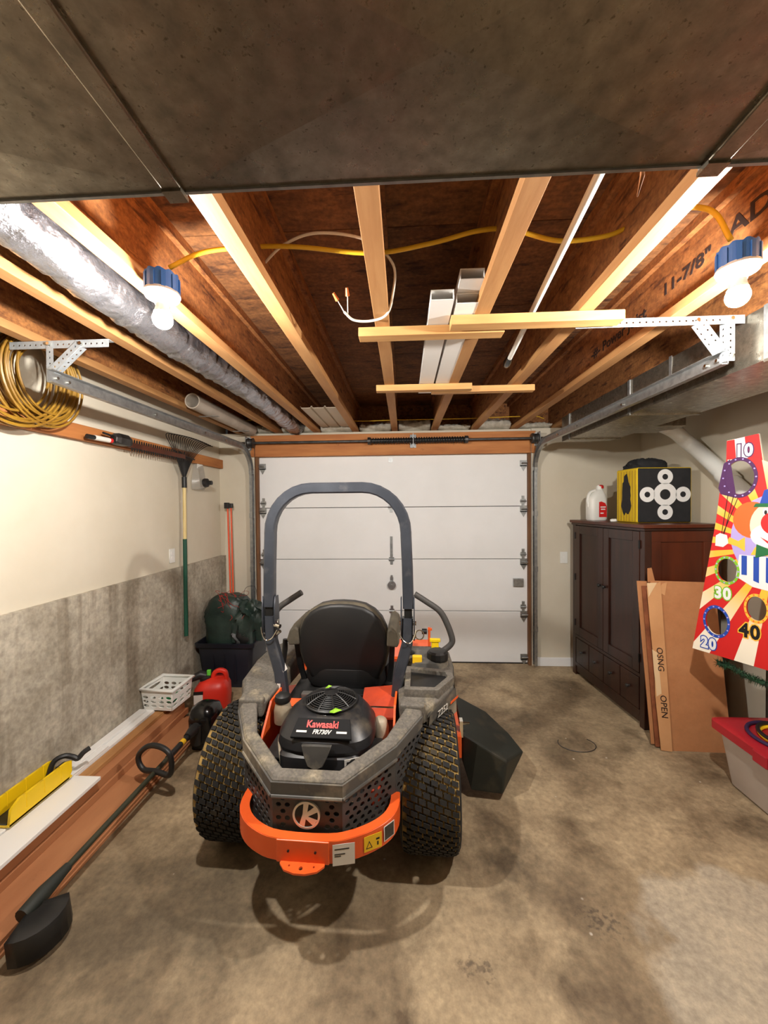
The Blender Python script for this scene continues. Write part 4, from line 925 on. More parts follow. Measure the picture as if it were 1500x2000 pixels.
for i in range(7):
    x = -1.66+random.uniform(-.03, .05); pts = [(x, 3.40, .80+random.uniform(-.02, .05))]
    for k in range(5): q = pts[-1]; pts.append((q[0]+random.uniform(-.03, .07), q[1]-random.uniform(0, .02), q[2]-random.uniform(-.02, .08)))
    MB().tube(smoothp(pts, 4), .0022, 4).build('red_string', 'red_string', tb_)
MB().tube(smoothp([(-1.50, 3.50, .74), (-1.48, 3.5, .85), (-1.42, 3.5, .88), (-1.38, 3.5, .86), (-1.37, 3.5, .76)], 6), .0018, 4).build('wire_loop', 'dark_steel', tb_)
MB().tube(smoothp([(-1.54, 3.48, .76), (-1.49, 3.48, .83), (-1.44, 3.48, .83), (-1.45, 3.48, .80), (-1.52, 3.48, .79)], 6), .0015, 4).build('wire_loop', 'red_string', tb_)
# ---- gas can
gc = thing('gas_can', 'red plastic gas can with black spout by the tote', 'gas can', (-1.535, 2.985, 0), math.radians(12))
def lm(m, name, material, parent, **k): return m.build(name, material, parent, local=True, **k)
cr = lambda z, a, b_, ox=0: sup(ox, 0, z, a, b_, 3.4, 32)
lm(MB().rings([cr(0, .105, .095), cr(.01, .125, .115), cr(.10, .132, .12), cr(.19, .128, .115), cr(.235, .10, .09, .01), cr(.255, .06, .05, .02)]), 'can_body', 'red_plastic', gc, smooth=True, sharp=50)
lm(MB().bar(smoothp([(.0, 0, .225), (.01, 0, .285), (.05, 0, .305), (.095, 0, .285), (.105, 0, .21)], 4), .032, .04, (0, 1, 0), .008), 'carry_handle', 'red_plastic', gc, smooth=True)
lm(MB().lathe([(.042, .23), (.044, .265), (.03, .275), (0, .276)], (-.055, 0, 0), 'Z', 16), 'spout_collar', 'black_plastic', gc, smooth=True)
lm(MB().tube([(-.055, 0, .27), (-.09, -.01, .285), (-.15, -.02, .262), (-.19, -.03, .235)], [.032, .034, .026, .018], 12), 'spout', 'black_plastic', gc, smooth=True)
lm(MB().box(-.045, -.015, -.012, .012, .27, .315), 'spout_button', 'green_plastic', gc, bevel=.005)
tl = lm(MB().box(-.11, -.045, -.119, -.112, .10, .19), 'hang_tag', 'label_white', gc)
lm(MB().box(-.112, -.043, -.1195, -.1125, .172, .196), 'tag_header', 'print_black', tl)
# ---- lumber stack on the floor
def board(name, x0, x1, y0, y1, z0, z1, m, label, cat='board', group='boards stacked along the left wall', tilt=0):
    o = MB().box(x0, x1, y0, y1, z0, z1).build(name, m, None, bevel=.002)
    if tilt: o.rotation_euler = (0, tilt, 0)
    return tag(o, label, cat, group)
board('brown_board', -1.70, -1.455, .60, 2.84, .0, .016, 'brown_board', 'lowest brown siding board lying on the floor under the trimmer')
board('brown_board', -1.705, -1.462, .62, 2.81, .016, .032, 'brown_board', 'wide brown siding board second from the floor')
board('brown_board', -1.715, -1.470, .58, 2.76, .032, .050, 'brown_board', 'wide brown siding board showing its broad top face')
board('brown_board', -1.868, -1.650, .5, 2.83, .050, .090, 'brown_board', 'brown siding board on top under the white trim')
board('brown_board', -1.868, -1.662, .5, 2.80, .091, .140, 'brown_board', 'narrow brown siding board topmost of the brown ones')
board('pine_strip', -1.775, -1.715, .9, 2.74, .141, .165, 'lumber', 'raw pine strip between white trim and brown boards')
board('white_trim', -1.868, -1.780, .9, 2.86, .141, .178, 'vinyl_white', 'long white trim board reaching under the laundry basket')
board('white_trim', -1.872, -1.820, .9, 2.60, .179, .195, 'vinyl_white', 'narrow white trim board against the concrete wall')
board('white_trim', -1.775, -1.625, .45, 1.95, .166, .184, 'vinyl_white', 'broad white trim board nearest the camera with square cut end')
board('white_trim', -1.818, -1.780, .45, 2.20, .179, .190, 'vinyl_white', 'thin white trim strip beside the mitre box')
# ---- yellow mitre box
MX0, MX1, MY0, MY1, MZ = -1.868, -1.762, 1.60, 1.925, .1965
mt = thing('mitre_box', 'yellow plastic mitre box with black clamp on white trim', 'mitre box', (-1.815, 1.76, MZ))
MB().box(MX0, MX1, MY0, MY1, MZ, MZ+.010).build('box_floor', 'yellow_plastic', mt)
for xm in (MX1-.006, MX0+.006):
    sl = [1.68, 1.77, 1.86]
    o = [(MY0, 0), (MY1-.02, 0), (MY1, .03), (MY1, .085), (MY1-.03, .095)]
    for s_ in reversed(sl): o += [(s_+.0015, .095), (s_+.0015, .03), (s_-.0015, .03), (s_-.0015, .095)]
    o += [(MY0+.05, .095), (MY0+.01, .07)]
    plate('box_side', o, [], .012, frame((xm, 0, MZ+.001), (0, 1, 0), (0, 0, 1)), 'yellow_plastic', mt)
MB().box(MX0+.014, MX1-.014, MY0, MY1-.04, MZ+.0102, MZ+.016).build('box_bed', 'black_plastic', mt)
MB().tube(smoothp([(-1.845, 1.87, MZ+.02), (-1.84, 1.90, MZ+.09), (-1.81, 1.93, MZ+.105), (-1.785, 1.955, MZ+.085), (-1.765, 1.965, MZ+.07), (-1.75, 1.985, MZ+.09), (-1.735, 2.01, MZ+.10)], 5), .013, 8).build('clamp_arm', 'black_plastic', mt, smooth=True)
MB().cyl((-1.83, 1.90, MZ+.035), (-1.80, 1.92, MZ+.035), .020, 12).build('clamp_screw', 'chrome', mt)
MB().box(-1.825, -1.785, 1.89, 1.945, MZ+.017, MZ+.07).build('clamp_body', 'black_plastic', mt, bevel=.008)
# ---- white laundry basket
bk = thing('laundry_basket', 'white slotted plastic basket on the end of the boards', 'basket', (-1.742, 2.72, .179), math.radians(-4))
def side(L_, Hh, M, slots):
    hs = []
    for r, (z, nn) in enumerate(slots):
        for k in range(nn):
            cx = -L_/2+L_*(k+.5)/nn+(.0 if r % 2 else .0); hs.append(circ(cx, z, L_/nn*.36, 10, .011))
    return plate('basket_side', [(-L_/2*.90, 0), (L_/2*.90, 0), (L_/2, Hh), (-L_/2, Hh)], hs, .004, M, 'white_plastic', bk, local=True)
w2, d2, hh = .118, .115, .15
sl = ((.03, 4), (.062, 4), (.094, 4))
side(.236, hh, frame((0, -d2*.88, 0), (1, 0, 0), (0, -.10, 1)), sl); side(.236, hh, frame((0, d2*.88, 0), (-1, 0, 0), (0, .10, 1)), sl)
side(.23, hh, frame((w2*.90, 0, 0), (0, 1, 0), (.085, 0, 1)), ((.03, 3), (.062, 3), (.115, 1))); side(.23, hh, frame((-w2*.90, 0, 0), (0, -1, 0), (-.085, 0, 1)), ((.03, 3), (.062, 3), (.115, 1)))
plate('basket_rim', [(-w2-.012, -d2-.012), (w2+.012, -d2-.012), (w2+.012, d2+.012), (-w2-.012, d2+.012)], [[(-w2+.004, -d2+.004), (w2-.004, -d2+.004), (w2-.004, d2-.004), (-w2+.004, d2-.004)]], .008, Matrix.Translation((0, 0, hh)), 'white_plastic', bk, local=True, bevel=.003)
plate('basket_floor', [(-w2*.9, -d2*.88), (w2*.9, -d2*.88), (w2*.9, d2*.88), (-w2*.9, d2*.88)], [], .004, Matrix.Translation((0, 0, .004)), 'white_plastic', bk, local=True)
gi = MB().rings(lump(0, 0, 0, .06, .04, .05, .15, 31, 20, 8)).build('green_rag', 'print_dgreen', None, smooth=True)
gi.location = (-1.74, 2.75, .187); tag(gi, 'crumpled green rag inside the white basket', 'rag')
# ---- string trimmer
sm = thing('string_trimmer', 'black string trimmer lying along the brown boards', 'string trimmer', (-1.36, 2.0, 0))
A, E_ = Vector((-1.375, 2.40, .165)), Vector((-1.415, 1.35, .115))
d = (E_-A).normalized()
MB().cyl(A, A+d*.25, .017, 12).build('upper_shaft', 'black_plastic', sm, smooth=True)
MB().cyl(A+d*.095, A+d*.125, .0178, 12).build('yellow_label', 'label_yellow', sm, smooth=True)
MB().cyl(A+d*.25, E_, .0135, 12).build('lower_shaft', 'olive_shaft', sm, smooth=True)
eb = Vector((-1.352, 2.53, .0))
MB().rings([sup(eb.x, eb.y, .045, .065, .075, 3.5, 28), sup(eb.x, eb.y, .06, .088, .095, 3.5, 28), sup(eb.x, eb.y, .20, .098, .10, 3.2, 28), sup(eb.x-.002, eb.y, .265, .08, .085, 3, 28), sup(eb.x-.004, eb.y, .285, .045, .05, 3, 28)]).build('motor_housing', 'black_gloss', sm, smooth=True, sharp=50)
MB().box(eb.x+.05, eb.x+.13, eb.y-.05, eb.y+.06, .035, .15).build('battery_pack', 'black_plastic', sm, bevel=.012, seg=3)
MB().rings([sup(eb.x-.02, eb.y-.09, .06, .035, .03, 3, 20), sup(eb.x-.02, eb.y-.09, .19, .04, .035, 3, 20)]).build('housing_neck', 'black_plastic', sm, smooth=True)
MB().tube([A-d*.03+Vector((.01, .05, .01)), A, A+d*.06], [.035, .034, .024], 14).build('rear_grip', 'black_plastic', sm, smooth=True)
MB().box(eb.x-.07, eb.x+.06, eb.y-.07, eb.y+.07, .0, .048).build('rest_foot', 'black_plastic', sm, bevel=.01)
hc = A+d*.36+Vector((0, 0, .035)); lp = []
sidev = d.cross(Vector((0, 0, 1))).normalized(); upv = Vector((0, 0, 1))
lpts = [(-.01, -.03), (-.075, -.035), (-.110, .0), (-.105, .05), (-.04, .105), (.04, .115), (.10, .09), (.115, .03), (.10, -.03), (.03, -.03)]
MB().tube(smoothp([hc+sidev*(-u)+upv*v+d*(.02*u/.1) for u, v in lpts], 5, True), .0145, 10, closed=True).build('loop_handle', 'black_plastic', sm, smooth=True)
MB().tube([E_-d*.16, E_-d*.05, E_+d*.03], [.018, .030, .026], 12).build('gear_head', 'rubber_flap', sm, smooth=True)
gp = []
for i in range(9):
    a = math.radians(-70+140*i/8); gp.append((a, .105))
gc_ = Vector((-1.395, 1.345, .075)); fwd = Vector((.93, -.36, 0)).normalized(); sdv = Vector((.36, .93, 0)).normalized()
top, bot = [], []
for a, r in gp:
    p = gc_+fwd*(r*math.cos(a))+sdv*(r*math.sin(a)); top.append(p+Vector((0, 0, .03))); bot.append(p*1.0+fwd*.02-Vector((0, 0, .05)))
inn = [gc_+fwd*(.02*math.cos(a))+sdv*(.03*math.sin(a))+Vector((0, 0, .05)) for a, r in gp]
m = MB(); vs = [*inn, *top, *bot]; n = 9; fs = []
for i in range(n-1): fs += [(i, i+1, n+i+1, n+i), (n+i, n+i+1, 2*n+i+1, 2*n+i)]
m.add(vs, fs); g = m.build('debris_guard', 'black_plastic', sm, smooth=True, sharp=30); sd_ = g.modifiers.new('solid', 'SOLIDIFY'); sd_.thickness = .006
MB().lathe([(.0, .0), (.035, .002), (.042, .02), (.04, .045), (.02, .055), (0, .056)], tuple(gc_+Vector((0, 0, -.0735))), 'Z', 18).build('line_spool', 'black_plastic', sm, smooth=True)
# ================================================================ RIGHT SIDE
# ---- wardrobe (front faces the room, local -x), local origin at near front corner foot
WA = thing('wardrobe', 'tall dark brown wooden wardrobe with two doors against right wall', 'wardrobe', (1.700, 2.800, 0), math.radians(5.0))
WD, WL, WH = .565, .965, 1.465
def wl_(m, name, material='dark_wood', parent=None, **k): return m.build(name, material, parent or WA, local=True, **k)
wl_(MB().box(.02, WD-.005, .02, WL-.02, .10, WH-.03), 'carcass', 'dark_wood', bevel=.002)
wl_(MB().box(-.022, WD+.01, -.022, WL+.02, WH-.026, WH), 'top_board', 'dark_wood_red', bevel=.004)
wl_(MB().box(-.010, WD, -.010, WL+.01, WH-.045, WH-.026), 'top_moulding', 'dark_wood', bevel=.004)
for x in (.0, WD-.055):
    for y in (.0, WL-.05): wl_(MB().box(x, x+.05, y, y+.05, 0, WH-.045), 'corner_post', 'dark_wood', bevel=.003)
# near side: framed panel
wl_(MB().box(.05, WD-.05, .004, .022, WH-.125, WH-.045).box(.05, WD-.05, .004, .022, .12, .20).box(.05, .12, .004, .022, .20, WH-.125).box(WD-.13, WD-.05, .004, .022, .20, WH-.125), 'side_frame', 'dark_wood_red', bevel=.002)
wl_(MB().box(.12, WD-.13, .014, .024, .20, WH-.125), 'side_panel', 'dark_wood_red')
wl_(MB().box(.0, .02, .05, WL-.05, .36, .385), 'rail', 'dark_wood')
wl_(MB().box(.0, .02, .05, WL-.05, .09, .12), 'rail', 'dark_wood')
ym = WL/2
for k, (y0, y1) in enumerate(((.052, ym-.003), (ym+.003, WL-.052))):
    d_ = wl_(MB().box(-.004, .016, y0, y0+.07, .39, WH-.052).box(-.004, .016, y1-.07, y1, .39, WH-.052).box(-.004, .016, y0+.07, y1-.07, .39, .47).box(-.004, .016, y0+.07, y1-.07, WH-.125, WH-.052), 'door', 'dark_wood', bevel=.0025)
    wl_(MB().box(.008, .016, y0+.065, y1-.065, .46, WH-.12), 'door_panel', 'dark_wood', d_)
    ky = y1-.03 if k == 0 else y0+.03
    wl_(MB().lathe([(.0, -.034), (.012, -.032), (.015, -.024), (.008, -.014), (.009, -.004)], (0, ky, .93), 'X', 14), 'knob', 'black_metal', d_, smooth=True)
    for z in (.50, .93, 1.32):
        yy_ = y0-.002 if k == 0 else y1+.002
        wl_(MB().cyl((-.006, yy_, z-.03), (-.006, yy_, z+.03), .006, 8), 'hinge', 'black_metal', d_)
nd = 4
for i in range(nd):
    y0 = .056+(WL-.112)*i/nd; y1 = .056+(WL-.112)*(i+1)/nd-.008
    dr = wl_(MB().box(-.003, .016, y0, y1, .125, .355), 'drawer', 'dark_wood', bevel=.003)
    wl_(MB().lathe([(.0, -.030), (.012, -.028), (.014, -.02), (.007, -.012), (.008, -.003)], (0, (y0+y1)/2, .25), 'X', 14), 'drawer_knob', 'dark_steel', dr, smooth=True)
wl_(MB().box(.008, .02, .05, WL-.05, .03, .09), 'plinth', 'dark_wood')
# ---- archery target cube
at_ = thing('archery_target', 'black and yellow foam archery target cube with white circles', 'archery target', (1.985, 3.16, WH+.001), math.radians(2))
tx, ty, th = .208, .135, .425
at_.location = (1.995, 3.19, WH+.001); ROOTM[at_.name] = Matrix.Translation(at_.location) @ Matrix.Rotation(math.radians(2), 4, 'Z')
def al(m, name, material, parent=None, **k): return m.build(name, material, parent or at_, local=True, **k)
al(MB().box(-tx, tx, -ty, ty, 0, th), 'foam_core', 'foam_yellow', bevel=.012, seg=3)
al(MB().box(-tx+.006, tx-.010, -ty-.006, -ty+.01, .004, th-.006), 'face_panel', 'foam_black', bevel=.008)
random.seed(4)
pts = []
for i in range(26):
    a = 2*PI*i/26; r = random.uniform(.75, 1.1); pts.append((.068*math.cos(a)*r, .165*math.sin(a)*r))
plate('side_splash', pts, [], .003, frame((-tx-.001, 0, th*.5), (0, -1, 0), (0, 0, 1)), 'foam_black', at_, local=True)
for i in range(7):
    y = -ty+.02+i*.036; al(MB().box(-tx-.002, -tx+.003, y, y+.004, .01, th-.02), 'foam_layer_line', 'coil_yellow')
FM = frame((0, -ty-.0065, th*.51), (1, 0, 0), (0, 0, 1))
def ringp(cx, cz, ro, ri, n=30): return plate('target_ring', circ(cx, cz, ro, n), [circ(cx, cz, ri, n)], .002, FM, 'print_white', at_, local=True)
ringp(0, 0, .088, .040)
for cx, cz in ((0, .135), (0, -.135), (-.135, 0), (.135, 0)): ringp(cx, cz, .058, .022)
# black cloth bag slumped on top behind
bb = MB().rings(lump(1.98, 3.25, WH+th, .16, .075, .085, .10, 14, 28, 12)).build('black_pouch', 'foam_black', None, smooth=True); tag(bb, 'black cloth pouch slumped on top of the archery target', 'bag')
# ---- white jug
jg = thing('white_jug', 'white plastic jug with red label on the wardrobe', 'jug', (1.755, 3.60, WH+.001), math.radians(8))
def jl(m, name, material, parent=None, **k): return m.build(name, material, parent or jg, local=True, **k)
jl(MB().rings([sup(0, 0, 0, .072, .05, 4, 28), sup(0, 0, .012, .08, .058, 4, 28), sup(0, 0, .185, .08, .058, 4, 28), sup(.01, 0, .235, .062, .05, 3, 28), sup(.025, 0, .265, .038, .036, 2.5, 28), sup(.03, 0, .28, .024, .024, 2, 28)]), 'jug_body', 'white_plastic', jg, smooth=True, sharp=50)
jl(MB().lathe([(.026, .278), (.028, .282), (.028, .305), (.018, .318), (.0, .319)], (.03, 0, 0), 'Z', 18), 'jug_cap', 'white_plastic', smooth=True)
jl(MB().lathe([(.0285, .288), (.0292, .290), (.0292, .312), (.019, .3205), (0, .322)], (.038, 0, 0), 'Z', 16), 'cap_top', 'print_red', smooth=True)
jl(MB().tube(smoothp([(-.07, 0, .12), (-.082, 0, .19), (-.06, 0, .25), (-.01, 0, .272)], 5), .013, 10), 'jug_handle', 'white_plastic', smooth=True)
plate('jug_label', [(-.012, -.075), (.06, -.075), (.06, .02), (.045, .05), (.01, .065), (-.012, .06)], [], .002, frame((0, -.0585, .105), (1, 0, 0), (0, 0, 1)), 'print_red', jg, local=True)
for z, a, b_ in ((.115, .0, .05), (.095, .005, .045), (.06, .0, .03)): plate('label_print', [(a, 0), (b_, 0), (b_, .010), (a, .010)], [], .003, frame((0, -.0587, z), (1, 0, 0), (0, 0, 1)), 'print_white', jg, local=True)
wp = MB().rings([[(x, y, z) for x, y, z in r] for r in (sup(1.80, 3.36, WH+.001, .045, .018, 3, 20), sup(1.80, 3.36, WH+.016, .045, .018, 3, 20), sup(1.80, 3.36, WH+.022, .035, .012, 3, 20))]).build('white_stick', 'white_plastic', None, smooth=True)
tag(wp, 'small white bar lying on the wardrobe beside the jug', 'bar')
# ---- white vent pipe along right wall
vp = thing('vent_pipe', 'white round vent pipe sloping down the right wall', 'pipe', (2.2, 3.0, 1.4))
MB().tube(smoothp([(1.98, 3.03, 2.20), (2.10, 3.08, 2.16), (2.20, 3.12, 2.10), (2.255, 3.05, 2.00), (2.265, 2.75, 1.74), (2.265, 2.45, 1.50)], 6), .052, 18).build('pipe', 'white_pipe', vp, smooth=True, sharp=0)
dv = (Vector((2.265, 2.45, 1.50))-Vector((2.255, 3.05, 2.0))).normalized(); pc = Vector((2.262, 2.84, 1.817))
MB().cyl(pc, pc+dv*.09, .060, 18).build('coupling', 'white_pipe', vp, smooth=True)
MB().tube(smoothp([(2.265, 2.47, 1.516), (2.268, 2.42, 1.48), (2.29, 2.39, 1.455), (2.328, 2.38, 1.45)], 5), .054, 16).build('pipe', 'white_pipe', vp, smooth=True, sharp=0)
# ---- flattened cardboard carton leaning on the wardrobe
cb = thing('cardboard_carton', 'large flattened cardboard carton leaning on the wardrobe side', 'carton', (1.88, 2.60, 0))
lean = Vector((-.02, .145, 1.085)); u_ = Vector((1, -.03, 0)).normalized()
def cbM(x, y, dz=0): return frame((x, y, 0), u_, lean)
Hc = lean.length
plate('front_sheet', [(.012, 0), (.415, .0), (.44, .02), (.43, Hc-.01), (.02, Hc)], [], .006, cbM(1.665, 2.578), 'cardboard', cb)
plate('corner_flap', [(-.004, .005), (.065, .0), (.070, .5), (.075, Hc-.005), (-.015, Hc-.045), (-.012, .8), (-.006, .5), (-.013, .35)], [], .005, cbM(1.668, 2.568), 'cardboard_light', cb)
plate('rear_sheet', [(-.035, .015), (.40, .015), (.40, Hc-.02), (-.05, Hc-.01)], [], .006, cbM(1.668, 2.618), 'cardboard', cb)
plate('inner_sheet', [(-.02, .01), (.40, .01), (.40, Hc-.03), (-.03, Hc-.04)], [], .006, cbM(1.668, 2.598), 'copper_edge', cb)
plate('torn_top_flap', [(0, 0), (.05, 0), (.02, .10), (-.005, .095)], [], .005, frame((1.672, 2.725, 1.075), (1, 0, 0), (-.25, -.1, 1)), 'cardboard', cb)
tp = plate('tape', [(-.012, Hc-.11), (.05, Hc-.012), (-.012, Hc-.015)], [], .0062, cbM(1.668, 2.5665), 'paper_tape', cb)
plate('tape', [(-.008, .34), (.025, .36), (.02, .62), (-.01, .64)], [], .006, cbM(1.668, 2.567), 'paper_tape', cb)
plate('tape', [(.05, Hc-.07), (.09, Hc-.02), (.12, Hc-.012), (.10, Hc-.10)], [], .0075, cbM(1.668, 2.576), 'cardboard_light', cb)
hb_ = cbM(1.668, 2.565)
for s_, v, sz in (('OPEN', .28, .056), ('OSNG', .58, .056)):
    text('handwriting', s_, sz, hb_ @ Matrix.Translation((.032, v, .0012)) @ Matrix.Rotation(-PI/2, 4, 'Z'), 'ink', cb, shear=.1)
# ---- clear tub with red lid
tu = thing('plastic_tub', 'clear plastic storage tub with red lid at right edge', 'tub', (2.07, 2.10, 0))
x0, x1, y0, y1 = 1.80, 2.30, 1.66, 2.35
rr = tub_shape(None, x0, x1, y0, y1, 0, .34, .04)
MB().rings([rr(.075, 0), rr(.06, .012), rr(.022, .315), rr(.030, .315), rr(.07, .02)]).build('tub_body', 'tub_clear', tu, smooth=True, sharp=35)
plate('tub_sticker', [(-.16, .05), (.13, .05), (.13, .11), (-.16, .11)], [], .001, frame((x0+.0545, 2.02, 0), (0, -1, 0), (-.12, 0, 1)), 'label_white', tu) if False else None
MB().rings([rr(.012, .300), rr(-.004, .300), rr(-.004, .345), rr(.006, .352), rr(.05, .352), rr(.2, .352)], True, True).build('tub_lid', 'tub_lid', tu, smooth=True, sharp=35)
MB().box(x0-.012, x0+.004, 1.98, 2.06, .285, .345).build('lid_latch', 'tub_lid', tu, bevel=.005)
# ring toss rings on the lid
for cx, cy, r, z, m_, lab in ((2.02, 2.12, .158, .3618, 'ring_purple', 'dark purple toss ring, largest on the red lid'), (2.03, 2.112, .120, .3618, 'ring_yellow', 'outer yellow toss ring on the red lid'), (2.035, 2.10, .138, .381, 'ring_black', 'black toss ring lying over the yellow one'), (2.045, 2.095, .070, .3618, 'ring_yellow', 'small inner yellow toss ring on the red lid')):
    o = MB().tube([(cx+r*math.cos(2*PI*j/40), cy+r*math.sin(2*PI*j/40), z) for j in range(40)], .0095, 8, closed=True).build('toss_ring', m_, None, smooth=True); tag(o, lab, 'ring', 'toss rings on the tub lid')
# ---- clown bean-bag toss board on a stand
ang = math.radians(64)
bu = Vector((math.cos(ang), -math.sin(ang), 0)); b0 = Vector((1.80, 2.40, 0)); bn = bu.cross(Vector((0, 0, 1)))   # bn faces the room
CB = thing('toss_board', 'bean bag toss board with painted clown and numbered holes', 'game board', (1.98, 2.05, .35))
CU = .335
outl = [(-.055, .722), (-.035, .86), (.062, 1.50), (.080, 1.67), (.112, 1.86), (.114, 1.968), (.256, 1.985), (.275, 1.84), (CU, 1.80)]
outl = outl+[(2*CU-u, v) for u, v in reversed(outl[:-1])]
holes = [(.172, 1.755, .066, .093, 'print_purple'), (.118, 1.228, .048, .067, 'print_green'), (.068, .920, .054, .078, 'print_blue'), (.250, 1.040, .043, .066, 'print_yellow')]
holes2 = holes+[(2*CU-u, v, a, b_, m_) for u, v, a, b_, m_ in holes if u < .2]
def bM(h): return frame(b0+bn*h, bu, (0, 0, 1))
# printed sunburst material (flat print)
def sunburst():
    m = bpy.data.materials.new('sunburst'); m.use_nodes = True; nt = m.node_tree; L = nt.links.new; b = nt.nodes['Principled BSDF']; b.inputs['Roughness'].default_value = .45
    tc = nt.nodes.new('ShaderNodeTexCoord'); mp = nt.nodes.new('ShaderNodeMapping'); mp.vector_type = 'TEXTURE'
    ctr = b0+bu*CU+Vector((0, 0, 1.38))-Vector(CB.location)
    mp.inputs['Location'].default_value = ctr; mp.inputs['Rotation'].default_value = (PI/2, 0, -ang)
    g = nt.nodes.new('ShaderNodeTexGradient'); g.gradient_type = 'RADIAL'; L(tc.outputs['Object'], mp.inputs['Vector']); L(mp.outputs[0], g.inputs[0])
    mu = nt.nodes.new('ShaderNodeMath'); mu.operation = 'MULTIPLY'; mu.inputs[1].default_value = 22; L(g.outputs[1], mu.inputs[0])
    fr = nt.nodes.new('ShaderNodeMath'); fr.operation = 'FRACT'; L(mu.outputs[0], fr.inputs[0])
    gt = nt.nodes.new('ShaderNodeMath'); gt.operation = 'GREATER_THAN'; gt.inputs[1].default_value = .55; L(fr.outputs[0], gt.inputs[0])
    ln = nt.nodes.new('ShaderNodeVectorMath'); ln.operation = 'LENGTH'; L(mp.outputs[0], ln.inputs[0])
    r = nt.nodes.new('ShaderNodeValToRGB'); r.color_ramp.elements[0].position = .28; r.color_ramp.elements[1].position = .55
    r.color_ramp.elements[0].color = (*lin((246, 186, 60)), 1); r.color_ramp.elements[1].color = (*lin((246, 236, 214)), 1); L(ln.outputs['Value'], r.inputs[0])
    mx = nt.nodes.new('ShaderNodeMix'); mx.data_type = 'RGBA'; L(gt.outputs[0], mx.inputs['Factor']); mx.inputs[6].default_value = (*lin((206, 34, 32)), 1); L(r.outputs[0], mx.inputs[7])
    L(mx.outputs[2], b.inputs['Base Color']); MATS['sunburst'] = m
sunburst()
plate('board_panel', outl, [circ(u, v, a, 30, b_) for u, v, a, b_, m_ in holes2], .012, bM(0), 'sunburst', CB)
def art(name, pts, m_, h=.0068, hs=(), th=.001): return plate(name, pts, hs, th, bM(h), m_, CB)
for u, v, a, b_, m_ in holes2:
    art('hole_ring', circ(u, v, a*1.24, 32, b_*1.22), m_, .0076, [circ(u, v, a*1.0, 30, b_)])
    for k in range(14):
        t_ = 2*PI*k/14; art('ring_dot', circ(u+a*1.12*math.cos(t_), v+b_*1.11*math.sin(t_), .0045, 6), 'print_lilac' if m_ != 'print_yellow' else 'print_orange', .0082)
# balloon behind hole 10, clown parts
art('red_banner', [(.112, 1.86), (.114, 1.967), (.15, 1.97), (.158, 1.86)], 'print_red', .0070); art('red_banner', [(.205, 1.87), (.195, 1.976), (.256, 1.984), (.272, 1.84)], 'print_red', .0070); art('white_banner', [(.15, 1.86), (.145, 1.971), (.198, 1.977), (.21, 1.86)], 'print_white', .0069)
art('balloon', [(.085, 1.665), (.075, 1.70), (.10, 1.84), (.13, 1.86), (.16, 1.64)], 'print_purple', .0068)
art('lilac_halo', circ(CU, 1.42, .20, 36, .24), 'print_lilac', .0066)
art('hair', circ(CU-.105, 1.52, .085, 24, .10), 'print_orange', .0072); art('hair', circ(CU+.105, 1.52, .085, 24, .10), 'print_orange', .0072)
art('face', circ(CU, 1.49, .115, 32, .135), 'print_skin', .0078); art('muzzle', circ(CU, 1.435, .112, 28, .075), 'print_white', .0084)
art('hat', [(CU-.075, 1.60), (CU+.075, 1.60), (CU+.055, 1.68), (CU, 1.70), (CU-.055, 1.68)], 'print_blue', .0084); art('hat_brim', [(CU-.10, 1.59), (CU+.10, 1.59), (CU+.09, 1.61), (CU-.09, 1.61)], 'print_dgreen', .009)
art('nose', circ(CU-.010, 1.505, .058, 26, .062), 'print_red', .0092)
for s_ in (-1, 1):
    art('eye', circ(CU+s_*.040-.006, 1.565, .014, 14, .022), 'print_white', .0086); art('pupil', circ(CU+s_*.040-.008, 1.562, .006, 10, .012), 'print_black', .0094)
art('mouth', [(CU-.07, 1.43), (CU-.03, 1.405), (CU+.03, 1.405), (CU+.07, 1.43), (CU+.03, 1.39), (CU-.03, 1.388)], 'print_red', .0092)
art('shirt', [(CU-.175, 1.20), (CU-.16, 1.325), (CU+.16, 1.325), (CU+.175, 1.20), (CU+.10, 1.155), (CU, 1.14), (CU-.10, 1.155)], 'print_white', .0074)
for k in range(6):
    x = CU-.150+k*.052; art('shirt_stripe', [(x, 1.19 if 0 < k < 5 else 1.215), (x+.024, 1.18 if 0 < k < 5 else 1.215), (x+.024, 1.322), (x, 1.322)], 'print_blue', .0080)
art('collar', [(CU-.11, 1.33), (CU-.09, 1.375), (CU+.09, 1.375), (CU+.11, 1.33)], 'print_yellow', .0084)
art('bow_tie', [(CU-.09, 1.315), (CU-.085, 1.39), (CU-.015, 1.36), (CU+.015, 1.36), (CU+.085, 1.39), (CU+.09, 1.315), (CU+.015, 1.345), (CU-.015, 1.345)], 'print_dgreen', .0094)
art('sleeve', [(.115, 1.385), (.13, 1.42), (.17, 1.40), (.20, 1.425), (.20, 1.345), (.165, 1.37)], 'print_yellow', .0086); art('glove', [(.062, 1.365), (.065, 1.425), (.085, 1.44), (.118, 1.43), (.125, 1.385), (.10, 1.36)], 'print_white', .0090)
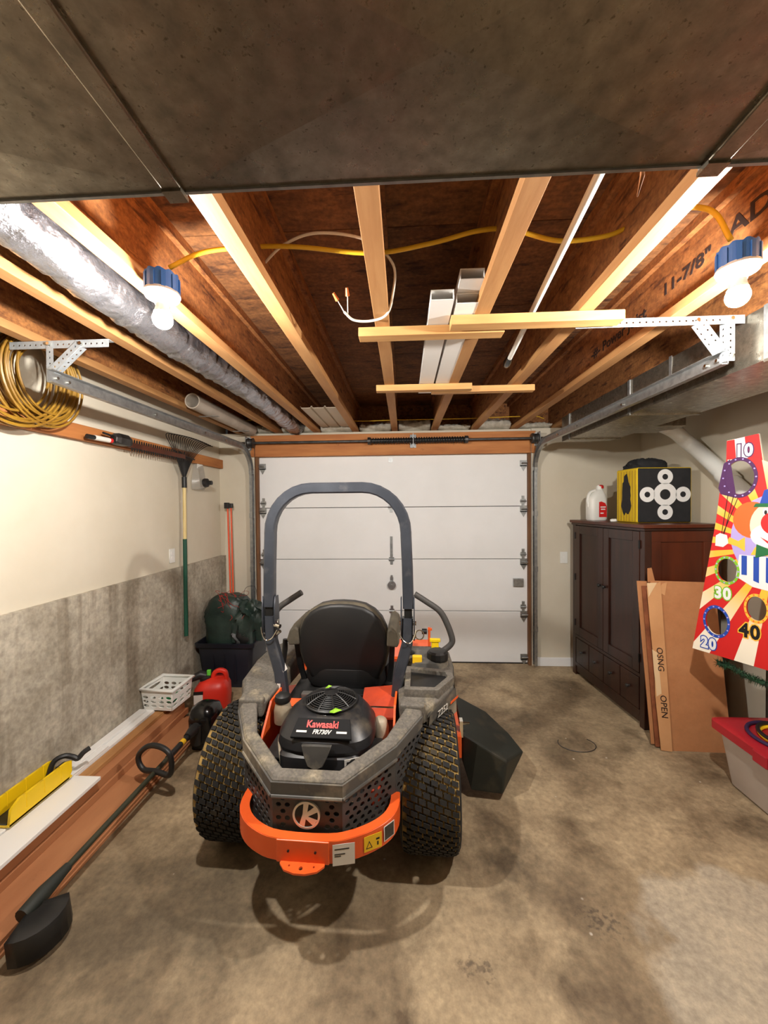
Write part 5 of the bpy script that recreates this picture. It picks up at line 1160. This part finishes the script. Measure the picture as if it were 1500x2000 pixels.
for a, b_ in (((.09, 1.43), (.120, 1.66)), ((.095, 1.43), (.165, 1.64)), ((.10, 1.42), (.145, 1.65))):
    art('balloon_string', [(a[0], a[1]), (a[0]+.003, a[1]), (b_[0]+.003, b_[1]), (b_[0], b_[1])], 'print_black', .0088)
for s_, u, v, sz, ci, co_ in (('10', .192, 1.900, .092, 'print_white', 'print_purple'), ('30', .098, 1.090, .092, 'print_white', 'print_green'), ('20', .030, .778, .088, 'print_white', 'print_blue'), ('40', .222, .905, .105, 'print_black', 'print_yellow')):
    text('score_outline', s_, sz, bM(.0078) @ Matrix.Translation((u, v, 0)), co_, CB, offset=.010, sx=.8, space=1.15, depth=.0004); text('score_number', s_, sz, bM(.0086) @ Matrix.Translation((u, v, 0)), ci, CB, offset=.004, sx=.8, space=1.15, depth=.0004)
# stand behind the board: one post with two arms
MB().cyl((2.215, 2.44, 0), (2.215, 2.44, 1.30), .014, 12).build('stand_leg', 'dark_steel', CB, smooth=True)
MB().box(2.11, 2.30, 2.38, 2.50, 0, .012).build('stand_foot', 'dark_steel', CB, bevel=.003)
for z in (.98, 1.28):
    p = b0+bu*.34-bn*.007; MB().cyl((p.x, p.y, z), (2.215, 2.44, z), .011, 10).build('stand_arm', 'dark_steel', CB, smooth=True)
# dark green garland drooping along the board's lower edge
random.seed(12); gm = MB()
gpts = smoothp([b0+bu*u+bn*.06+Vector((0, 0, z)) for u, z in ((.105, .700), (.17, .695), (.25, .672), (.34, .668), (.45, .68))], 8)
gm.tube(gpts, .012, 6)
for p in gpts:
    for k in range(34):
        dv = Vector((random.uniform(-1, 1), random.uniform(-1, 1), random.uniform(-1, 1))).normalized()*random.uniform(.02, .042); s_ = dv.cross(Vector((.3, .5, .8))).normalized()*.003
        gm.add([p-s_, p+s_, p+dv], [(0, 1, 2)])
g = gm.build('garland', 'garland', None, fix=False); tag(g, 'dark green tinsel garland along the toss board lower edge', 'garland')
# ---- thin wire loop on the floor
wpts = [(1.15+.12*math.cos(a), 2.62+.085*math.sin(a), .003) for a in [math.radians(150+250*i/30) for i in range(31)]]
o = MB().tube(wpts, .0025, 5).build('wire_scrap', 'dark_steel', None); tag(o, 'thin curved wire scrap lying on the floor', 'wire')
